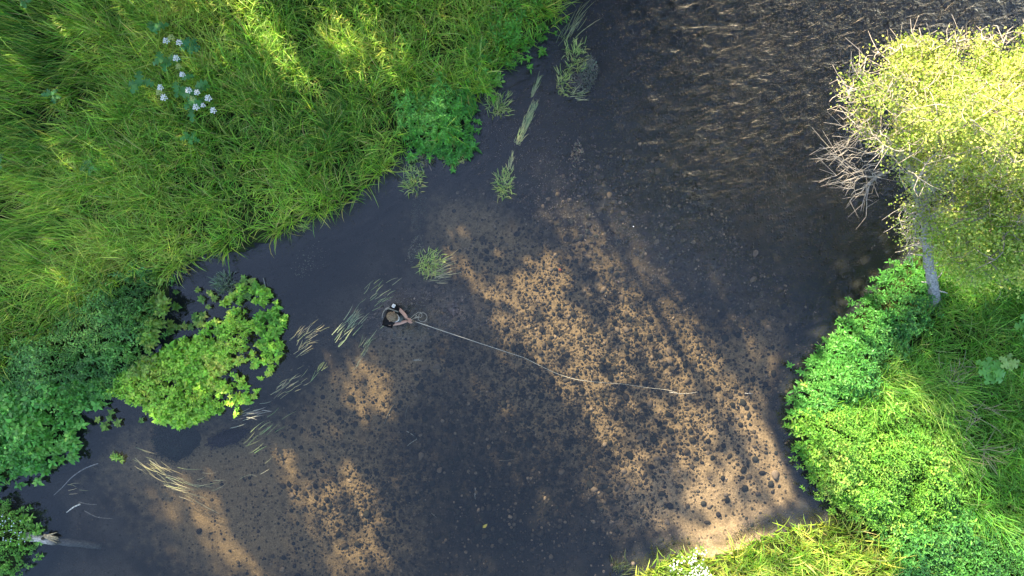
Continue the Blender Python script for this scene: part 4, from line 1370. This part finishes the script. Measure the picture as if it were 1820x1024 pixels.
FL = [([(294, 72), (317, 75)], 'white umbel plant with two heads, topmost in the meadow', [(303, 66)]),
      ([(312, 103), (323, 132)], 'white umbel plant with heads one above the other and a green one between', [(316, 118)]),
      ([(284, 155), (290, 173)], 'white umbel plant with two heads, leftmost in the meadow', [(282, 164)]),
      ([(334, 160), (349, 164)], 'white umbel plant with two heads side by side, upper part of the lower cluster', [(341, 175)]),
      ([(369, 174)], 'single headed white umbel plant at the right of the lower cluster', []),
      ([(347, 190), (360, 187), (378, 196)], 'lowest white umbel plant with three heads in a row', [])]
for hd, lb, gr in FL:
    cx = np.mean([h_[0] for h_ in hd]); cy = np.mean([h_[1] for h_ in hd])
    b0 = W(cx + 3, cy + 4, .35); zg = float(height(b0[0], b0[1])); b0[2] = zg
    root = empty('flowering_umbel_plant', tuple(b0))
    tag(root, lb, 'flowering plant', 'white umbel flowers in the meadow')
    g = Geo()
    for hh, wht in [(h_, True) for h_ in hd] + [(h_, False) for h_ in gr]:
        top_ = W(hh[0], hh[1], zg + rng.uniform(.80, .92))
        g.add(*tube(smooth_path([b0, (b0 + top_) / 2 + [0, 0, .1], top_ - [0, 0, .03]], 6), np.linspace(.011, .006, 6), 5), col=(.10, .20, .04))
        gf = Geo(); umbel(top_, rng.uniform(.058, .074) * (.7 if hh == (360, 187) else 1), gf, wht)
        child_geo(gf, 'flower_head' if wht else 'bud_head', M_PETAL, root)
    child_geo(g, 'stem', M_LEAF, root)
    for j_ in range(5):
        gl_ = Geo(); az = rng.uniform(0, 6.28)
        place_leaf(gl_, b0 + [rng.normal(0, .05), rng.normal(0, .05), rng.uniform(.45, .68)], az, rng.uniform(-.1, .3), rng.uniform(.2, .34), rng.uniform(.14, .22), (.07, .23, .045), 3)
        child_geo(gl_, 'leaf', M_LEAF, root)

# large leaved plants (each leaf a part)
BIG = [(1738, 655, 10, .34, .5, (.13, .34, .06), 'big leaved hogweed plant amid the right bank grass'),
       (1765, 640, 6, .24, .5, (.26, .40, .10), 'smaller paler hogweed plant right of the big leaved one'),
       (1808, 575, 8, .36, .5, (.15, .38, .07), 'large lobed leaves at the right edge of the picture'),
       (345, 248, 6, .20, .35, (.08, .28, .05), 'small bright leaved herb in the grass below the white flowers'),
       (10, 292, 7, .24, .4, (.09, .25, .05), 'leafy herb at the left edge of the meadow'),
       (170, 300, 6, .20, .4, (.08, .24, .04), 'single leafy herb in the left part of the meadow'),
       (350, 92, 7, .24, .5, (.06, .24, .07), 'blue green herb beside the topmost white flowers'),
       (105, 175, 5, .18, .4, (.07, .22, .05), 'small herb in the combed grass at the left'),
       (60, 12, 5, .18, .4, (.09, .24, .05), 'small herb near the top left corner')]
for px, py, nl, L, hh, c_, lb in BIG:
    b0 = W(px, py, .6); zg = float(height(b0[0], b0[1])); b0[2] = zg
    root = empty('large_leaved_herb', tuple(b0))
    tag(root, lb, 'plant')
    g = Geo(); g.add(*tube([b0, b0 + [.01, .01, hh]], [.013, .008], 6), col=(.1, .2, .04)); child_geo(g, 'stem', M_LEAF, root)
    for j_ in range(nl):
        gl_ = Geo()
        place_leaf(gl_, b0 + [0, 0, hh * rng.uniform(.75, 1.15)], j_ * 2.4 + rng.normal(0, .2), rng.uniform(-.05, .4), L * rng.uniform(.75, 1.1), L * rng.uniform(.55, .75), c_, 3)
        child_geo(gl_, 'leaf', M_LEAF, root)

# leafy clump with sun glare painted as white flecks on the bottom bank, and dead stalks on the right bank
b0 = W(1212, 1000, .3); zg = .1
root = empty('sun_glare_clump', (b0[0], b0[1], zg))
tag(root, 'pale leafy clump on the bottom bank, sun glare painted as white flecks', 'bush')
FB = poly([(1165, 1060), (1185, 1005), (1212, 975), (1246, 972), (1250, 1010), (1256, 1060)], .3)
pt = sample(FB, 90)
g = Geo(); gf = Geo()
for x, y in pt:
    zz = max(.05, float(height(x, y))); h_ = rng.uniform(.35, .6); top_ = np.array([x + rng.normal(0, .04), y + rng.normal(0, .04), zz + h_])
    g.add(*tube([[x, y, zz - .05], top_], [.007, .004], 4), col=(.12, .2, .05))
    nl = 9; d = rand_unit(nl, 0); Ln = rng.uniform(.05, .09, nl)
    g.add(*leaves(np.array([x, y, zz]) + (top_ - [x, y, zz]) * rng.uniform(.3, .95, (nl, 1)), d, rand_unit(nl, .3), Ln, Ln * .45, jit(np.tile((.18, .30, .06), (nl, 1)))))
    for _ in range(4):  # white discs that paint the glare of sun on the leaves
        q_ = top_ + rng.normal(0, .05, 3); k_ = 6; th = np.arange(k_) / k_ * 6.283; rad = rng.uniform(.012, .022)
        gf.add(np.concatenate([q_ + np.stack([np.cos(th) * rad, np.sin(th) * rad, 0 * th], -1), [q_ + [0, 0, rad * .5]]]), [np.stack([np.arange(k_), (np.arange(k_) + 1) % k_, np.full(k_, k_)], -1)], (.78, .78, .72))
child_geo(g, 'foliage', M_LEAF, root); child_geo(gf, 'glare_flecks', M_PETAL, root)

# tiny pale flowers over the corner plants at the bottom left
gf = Geo()
for x, y in sample(poly([(-60, 905), (10, 908), (42, 922), (50, 965), (20, 960), (-60, 960)], .35), 90):
    q_ = np.array([x, y, max(.1, float(height(x, y))) + rng.uniform(.3, .5)]); k_ = 6; th = np.arange(k_) / k_ * 6.283; rad = rng.uniform(.01, .018)
    gf.add(np.concatenate([q_ + np.stack([np.cos(th) * rad, np.sin(th) * rad, 0 * th], -1), [q_ + [0, 0, rad * .5]]]), [np.stack([np.arange(k_), (np.arange(k_) + 1) % k_, np.full(k_, k_)], -1)], (.62, .70, .70))
    gf.add(*tube([q_, q_ - [0, 0, .3]], [.003, .003], 3, False), col=(.12, .2, .06))
tag(gf.obj('tiny_pale_flowers', M_PETAL), 'tiny pale blossoms over the plants in the bottom left corner', 'flowers', kind='stuff')

for cpx, cpy, lb in [(1690, 660, 'tangle of grey dead stalks in the right bank grass'), (1745, 800, 'bleached dead grass patch in the sunny right bank'), (1722, 735, 'straw coloured dead stalks near the right bank sun')]:
    c_ = W(cpx, cpy, .6)
    n_ = 26
    b_ = c_[:2] + rng.normal(0, .17, (n_, 2))
    base = np.column_stack([b_, height(b_[:, 0], b_[:, 1]) + .25])
    col = jit(np.tile((.30, .26, .16), (n_, 1)), .2)
    v_, f_, cc = blades(base, rng.uniform(0, 6.28, n_), rng.uniform(.3, .6, n_), np.full(n_, .014), rng.uniform(.6, 1.2, n_), rng.uniform(.1, .6, n_), col, rng.normal(0, .5, n_))
    tag(mobj('dead_stalks', v_, f_, M_GRASS, None, cc, loc=tuple(base[0])), lb, 'dead grass')

# ------------------------------------------------------------------ the angler
ANG = np.array([-2.56, -.57])
zb = float(height(*ANG))
fwd = np.array([.90, -.43, 0]); fwd /= np.linalg.norm(fwd); lft = np.array([-fwd[1], fwd[0], 0]); UP = np.array([0, 0, 1.0])
FOOT = np.array([ANG[0], ANG[1], zb])


def J(f, l, z):
    """forward, left, height above the water"""
    return np.array([ANG[0], ANG[1], 0]) + fwd * f + lft * l + UP * z


man = empty('person', tuple(FOOT))
tag(man, 'person in black shirt and tan cap wading with a fly rod', 'person')


def skin_obj(name, joints, edges, mat, root_i=0, sub=2):
    me = bpy.data.meshes.new(name)
    me.from_pydata([tuple(j[0] - FOOT) for j in joints], edges, [])
    o = bpy.data.objects.new(name, me)
    link(o, man)
    sk = o.modifiers.new('skin', 'SKIN'); sk.use_smooth_shade = True
    ss = o.modifiers.new('sub', 'SUBSURF'); ss.levels = sub; ss.render_levels = sub
    for i_, j_ in enumerate(joints):
        r_ = j_[1]
        me.skin_vertices[0].data[i_].radius = (r_, r_) if np.isscalar(r_) else r_
        me.skin_vertices[0].data[i_].use_root = (i_ == root_i)
    me.materials.append(mat)
    # freeze the grown surface
    dg = bpy.context.evaluated_depsgraph_get()
    ev = o.evaluated_get(dg)
    nm = bpy.data.meshes.new_from_object(ev)
    o.modifiers.clear()
    o.data = nm
    nm.materials.clear(); nm.materials.append(mat)
    nm.polygons.foreach_set('use_smooth', np.ones(len(nm.polygons), bool))
    bpy.data.meshes.remove(me)
    return o


wz = zb
hipz = wz + .93
shz = wz + 1.43
Ls, Rs = J(.0, .185, shz), J(-.0, -.185, shz)
HND_R = np.array([*W(728.5, 572, .50)[:2], .50]); HND_L = np.array([*W(727.5, 568, .52)[:2], .52])
EL_R = np.array([*W(693, 576.5, .55)[:2], .53]); EL_L = np.array([*W(712, 552, .55)[:2], .55])
joints = [(J(-.02, 0, hipz), .12), (J(-.01, 0, wz + 1.12), .105), (J(0, 0, wz + 1.28), .11), (J(.0, 0, shz - .02), .06), (J(.02, 0, wz + 1.50), .062), (J(.04, 0, wz + 1.56), .060),
          (J(.05, 0, wz + 1.64), .088), (J(.055, 0, wz + 1.72), .080),
          (Ls - UP * .03, .05), (EL_L, .040), ((EL_L + HND_L) / 2, .040), (HND_L - fwd * .055, .028), (Rs - UP * .03, .05), (EL_R, .040), ((EL_R + HND_R) / 2, .040), (HND_R - fwd * .055, .028),
          (J(-.02, .10, hipz - .05), .10), (J(.03, .13, wz + .50), .068), (J(.0, .15, wz + .10), .048), (J(.14, .17, wz + .05), .036),
          (J(-.02, -.10, hipz - .05), .10), (J(.06, -.13, wz + .50), .068), (J(.04, -.15, wz + .10), .048), (J(.18, -.17, wz + .05), .036)]
edges = [(0, 1), (1, 2), (2, 3), (3, 4), (4, 5), (5, 6), (6, 7), (3, 8), (8, 9), (9, 10), (10, 11), (3, 12), (12, 13), (13, 14), (14, 15),
         (0, 16), (16, 17), (17, 18), (18, 19), (0, 20), (20, 21), (21, 22), (22, 23)]
skin_obj('body', joints, edges, M_SKIN)
# hands with separate fingers closed on the rod
for side, Hn, sg in (('l', HND_L, 1), ('r', HND_R, -1)):
    w0 = Hn - fwd * .065; pal = Hn - fwd * .015
    js = [(w0, .026), (pal, .034)]; ed = [(0, 1)]
    for fi, (o_, ln) in enumerate([(-.030, .060), (-.010, .068), (.010, .065), (.030, .052)]):
        kn = pal + fwd * .035 + UP * (o_ * .9) + lft * (sg * .018)
        m1 = kn + fwd * ln * .42 - lft * sg * .012; m2 = m1 - lft * sg * ln * .42 - fwd * .004
        a = len(js)
        js += [(kn, .0115), (m1, .0105), (m2, .0088)]
        ed += [(1, a), (a, a + 1), (a + 1, a + 2)]
    a = len(js)
    js += [(pal + UP * .03 - fwd * .005, .012), (pal + UP * .045 + fwd * .03 - lft * sg * .01, .011), (pal + UP * .04 + fwd * .055 - lft * sg * .02, .009)]
    ed += [(1, a), (a, a + 1), (a + 1, a + 2)]
    skin_obj('hand', js, ed, M_SKIN, 1, 1)
# clothing
shirt = [(J(-.015, 0, wz + 1.02), .165), (J(-.01, 0, wz + 1.15), .155), (J(0, 0, wz + 1.32), .18), (J(.0, 0, shz), .15), (J(.015, 0, wz + 1.475), .085),
         (Ls, .100), ((Ls * .30 + EL_L * .70), .080), (Rs, .100), ((Rs * .12 + EL_R * .88), .078)]
skin_obj('shirt', shirt, [(0, 1), (1, 2), (2, 3), (3, 4), (3, 5), (5, 6), (3, 7), (7, 8)], M_SHIRT)
wad = [(J(-.02, 0, hipz), .175), (J(-.01, 0, wz + 1.08), .172), (J(-.02, .10, hipz - .06), .125), (J(.03, .13, wz + .50), .095), (J(.0, .15, wz + .12), .078), (J(.15, .17, wz + .06), .055),
       (J(-.02, -.10, hipz - .06), .125), (J(.06, -.13, wz + .50), .095), (J(.04, -.15, wz + .12), .078), (J(.19, -.17, wz + .06), .055)]
skin_obj('waders', wad, [(0, 1), (0, 2), (2, 3), (3, 4), (4, 5), (0, 6), (6, 7), (7, 8), (8, 9)], M_WADER)


def man_geo(g, name, mat):
    o = g.obj(name, mat, None, colors=False)
    o.parent = man; o.matrix_parent_inverse = Matrix.Translation(-Vector(man.location))
    return o


# face: nose, ears; hair under the cap
hc = J(.055, 0, wz + 1.67)
g = Geo()
g.add(*tube([hc + fwd * .085 + UP * .01, hc + fwd * .112 - UP * .02, hc + fwd * .09 - UP * .03], [.008, .016, .010], 7))
for s_ in (1, -1):
    e_ = hc + lft * s_ * .088
    g.add(*tube([e_ + UP * .025, e_ + lft * s_ * .012, e_ - UP * .03], [.010, .018, .010], 7))
man_geo(g, 'nose_and_ears', M_SKIN)
g = Geo()
for s_ in (1, -1):
    e_ = hc + lft * s_ * .032 + fwd * .080 + UP * .012
    g.add(*tube([e_, e_ + fwd * .008], [.011, .006], 7))
man_geo(g, 'eyes', M_SHIRT)
g = Geo()
mth = hc + fwd * .082 - UP * .062
g.add(*tube([mth + lft * .024, mth + fwd * .006, mth - lft * .024], [.004, .007, .004], 6))
man_geo(g, 'mouth', col_mat('lips', .5, .3, None, 0, False, (.35, .12, .10)))
g = Geo()
nr_, ns_ = 6, 18
th = np.arange(ns_) / ns_ * 6.283
Vh = []
for i_ in range(nr_):
    z_ = -.055 + .02 * i_; rr_ = .094 - .002 * (i_ - 3) ** 2 * .3
    Vh.append(hc - fwd * .012 + UP * z_ + np.cos(th)[:, None] * fwd * rr_ * .98 * np.where(np.cos(th) > .25, .55, 1)[:, None] + np.sin(th)[:, None] * lft * rr_)
Vh = np.concatenate(Vh)
ii = np.arange(nr_ - 1)[:, None] * ns_; jj = np.arange(ns_)[None]; j2 = (jj + 1) % ns_
g.add(Vh, [np.stack([ii + jj, ii + j2, ii + ns_ + j2, ii + ns_ + jj], -1).reshape(-1, 4)])
man_geo(g, 'hair', col_mat('hair', .7, .3, 80, .2, False, (.035, .024, .016)))
# cap: panelled dome, button and a brim with a pale edge
g = Geo()
nr_, ns_ = 8, 24
th = np.arange(ns_) / ns_ * 6.283
Vh = []
for i_ in range(nr_):
    ph_ = i_ / (nr_ - 1) * 1.5
    seam = 1 - .035 * np.abs(np.cos(th * 3)) ** 8
    rr_ = .102 * math.cos(ph_)
    Vh.append(hc + UP * (.035 + .095 * math.sin(ph_)) + (np.cos(th) * rr_ * 1.06 * seam)[:, None] * fwd + (np.sin(th) * rr_ * seam)[:, None] * lft)
Vh = np.concatenate(Vh)
ii = np.arange(nr_ - 1)[:, None] * ns_; jj = np.arange(ns_)[None]; j2 = (jj + 1) % ns_
g.add(Vh, [np.stack([ii + jj, ii + j2, ii + ns_ + j2, ii + ns_ + jj], -1).reshape(-1, 4)])
g.add(*tube([hc + UP * .128, hc + UP * .137], [.010, .007], 8))
cap = man_geo(g, 'cap', M_CAP)


def arc_plate(r0, r1, z0, z1, a0_, a1_, sx=1.0, th_=.004):
    a = np.linspace(a0_, a1_, 15)
    o_ = []
    for r_, z_ in ((r0, z0), (r1, z1)):
        for dz in (0, -th_):
            o_.append(hc + UP * (z_ + dz) + (np.cos(a) * r_ * sx)[:, None] * fwd + (np.sin(a) * .104)[:, None] * lft - UP * (np.sin(a) ** 2 * .02)[:, None])
    V3 = np.concatenate(o_); n_ = 15; i_ = np.arange(n_ - 1)
    fs_ = [np.stack([A + i_, A + i_ + 1, B + i_ + 1, B + i_], -1) for A, B in ((0, 30), (30, 45), (45, 15), (15, 0))]
    return V3, [np.concatenate(fs_)]


g = Geo(); g.add(*arc_plate(.100, .155, .040, .030, -1.35, 1.35))
br = man_geo(g, 'brim', M_CAP); br.parent = cap; br.matrix_parent_inverse = Matrix()
g = Geo(); g.add(*arc_plate(.155, .172, .030, .026, -1.1, 1.1))
be = man_geo(g, 'brim_edge', M_PALE); be.parent = cap; be.matrix_parent_inverse = Matrix()
# chest pack, shoulder pouch, straps, belt


def rbox(c, sf, sl_, su, name, mat, bev=.25):
    n_ = 4
    g_ = Geo()
    vs = []
    for dz in np.linspace(-1, 1, 5):
        k_ = 1 - bev * abs(dz) ** 3
        a = np.arange(16) / 16 * 6.283
        ex = .45
        cx_ = np.sign(np.cos(a)) * np.abs(np.cos(a)) ** ex * k_; sy_ = np.sign(np.sin(a)) * np.abs(np.sin(a)) ** ex * k_
        vs.append(np.asarray(c) + (cx_ * sf)[:, None] * fwd + (sy_ * sl_)[:, None] * lft + UP * dz * su)
    vs = np.concatenate(vs + [[np.asarray(c) - UP * su], [np.asarray(c) + UP * su]])
    ii = np.arange(4)[:, None] * 16; jj = np.arange(16)[None]; j2 = (jj + 1) % 16
    fq = np.stack([ii + jj, ii + j2, ii + 16 + j2, ii + 16 + jj], -1).reshape(-1, 4)
    i16 = np.arange(16); n16 = (i16 + 1) % 16
    ft = np.concatenate([np.stack([np.full(16, 80), n16, i16], -1), np.stack([np.full(16, 81), 64 + i16, 64 + n16], -1)])
    g_.add(vs, [fq, ft])
    return man_geo(g_, name, mat)


rbox(J(.19, -.03, wz + 1.24), .05, .10, .075, 'chest_pack', M_GREY)
rbox(J(-.03, .20, shz + .085), .036, .040, .018, 'shoulder_pouch', M_PALE)
g = Geo()
g.add(*tube(smooth_path([J(.10, .12, shz + .02), J(.02, .12, shz + .125), J(-.10, .10, shz + .055), J(-.165, .04, shz - .06)], 12), .012, 6))
g.add(*tube(smooth_path([J(-.10, .14, shz + .05), J(-.165, .06, shz - .005), J(-.18, -.05, shz - .02), J(-.15, -.15, shz + .01)], 12), .011, 6))
man_geo(g, 'strap', M_STRAP)
g = Geo()
a = np.linspace(0, 2 * math.pi, 25)
g.add(*tube([J(.185 * math.cos(t), .185 * math.sin(t), wz + 1.0) for t in a], .014, 6, False))
man_geo(g, 'belt', M_SHIRT)

# fly rod, with cork grip, reel and guides
tip = W(932, 636, .30)
butt = HND_R - fwd * .16 + np.array([0, .02, -.02])
rod = empty('fly_rod', tuple(HND_R))
tag(rod, 'slender pale fly rod held out over the river by the angler', 'fishing rod')


def rod_geo(g, name, mat):
    o = g.obj(name, mat, None, colors=False)
    o.parent = rod; o.matrix_parent_inverse = Matrix.Translation(-Vector(rod.location))


dr = tip - butt
g = Geo(); g.add(*tube(smooth_path([butt + dr * .09, butt + dr * .4 + UP * .05, butt + dr * .75 + UP * .04, tip], 20), np.linspace(.0072, .0038, 20), 7)); rod_geo(g, 'blank', M_ROD)
g = Geo(); g.add(*tube([butt, butt + dr * .03, butt + dr * .06, butt + dr * .10], [.012, .016, .013, .015], 10)); rod_geo(g, 'grip', M_CAP)
g = Geo(); rc = butt + dr * .01 - UP * .055
g.add(*tube([rc - lft * .018, rc - lft * .017, rc + lft * .017, rc + lft * .018], [.030, .042, .042, .030], 16)); g.add(*tube([rc, rc + UP * .045], [.008, .006], 6)); rod_geo(g, 'reel', M_METAL)
for q_ in (.22, .36, .50, .64, .77, .88, .97):
    cq = butt + dr * q_ + UP * (.05 * math.sin(q_ * 3.14) - .014)
    ax = dr / np.linalg.norm(dr); u1 = np.cross(ax, UP); u1 /= np.linalg.norm(u1); u2 = np.cross(u1, ax)
    g = Geo(); g.add(*tube([cq + u1 * .009 * math.cos(t) + u2 * .009 * math.sin(t) for t in np.linspace(0, 6.283, 11)], .0018, 4, False)); rod_geo(g, 'guide', M_METAL)

# fly line from the rod tip across the water, and its loose loops at the hand
pts = [tip + UP * .004, W(960, 650, .16), W(990, 664, .05), W(1022, 674, .012), W(1060, 679, .008), W(1110, 683, .008), W(1150, 689, .008), W(1190, 694, .004), W(1212, 702, -.02)]
v_, f_ = tube(smooth_path(pts, 60), np.linspace(.0042, .0025, 60), 6)
tag(mobj('fly_line', v_, f_, M_LINE, None, None, loc=tuple(tip)), 'pale fly line lying across the river from the rod tip', 'fishing line')


def loop_pts(cx, cy, r, a0_, a1_, z0, z1, sq=1.0, n_=22):
    a = np.linspace(R(a0_), R(a1_), n_)
    return [W(cx + r * math.cos(t), cy - r * sq * math.sin(t), z0 + (z1 - z0) * i_ / (n_ - 1)) for i_, t in enumerate(a)]


lp = [HND_L + UP * .0, W(735, 561, .42)] + loop_pts(745, 560, 5.0, 140, -180, .34, .28) + [W(737, 566, .34), W(745, 563, .28)] + loop_pts(751, 564, 8.0, 150, -190, .24, .16) + [HND_L + fwd * .03 - UP * .03]
v_, f_ = tube(smooth_path(lp, 110), .0038, 6)
tag(mobj('line_loops', v_, f_, M_LINE, None, None, loc=tuple(HND_L)), 'loose pale loops of line hanging from the angler hands', 'fishing line')
print('OBJECTS', len(bpy.data.objects), 'TRIS', sum(len(o.data.loops) - 2 * len(o.data.polygons) for o in bpy.data.objects if o.type == 'MESH'))
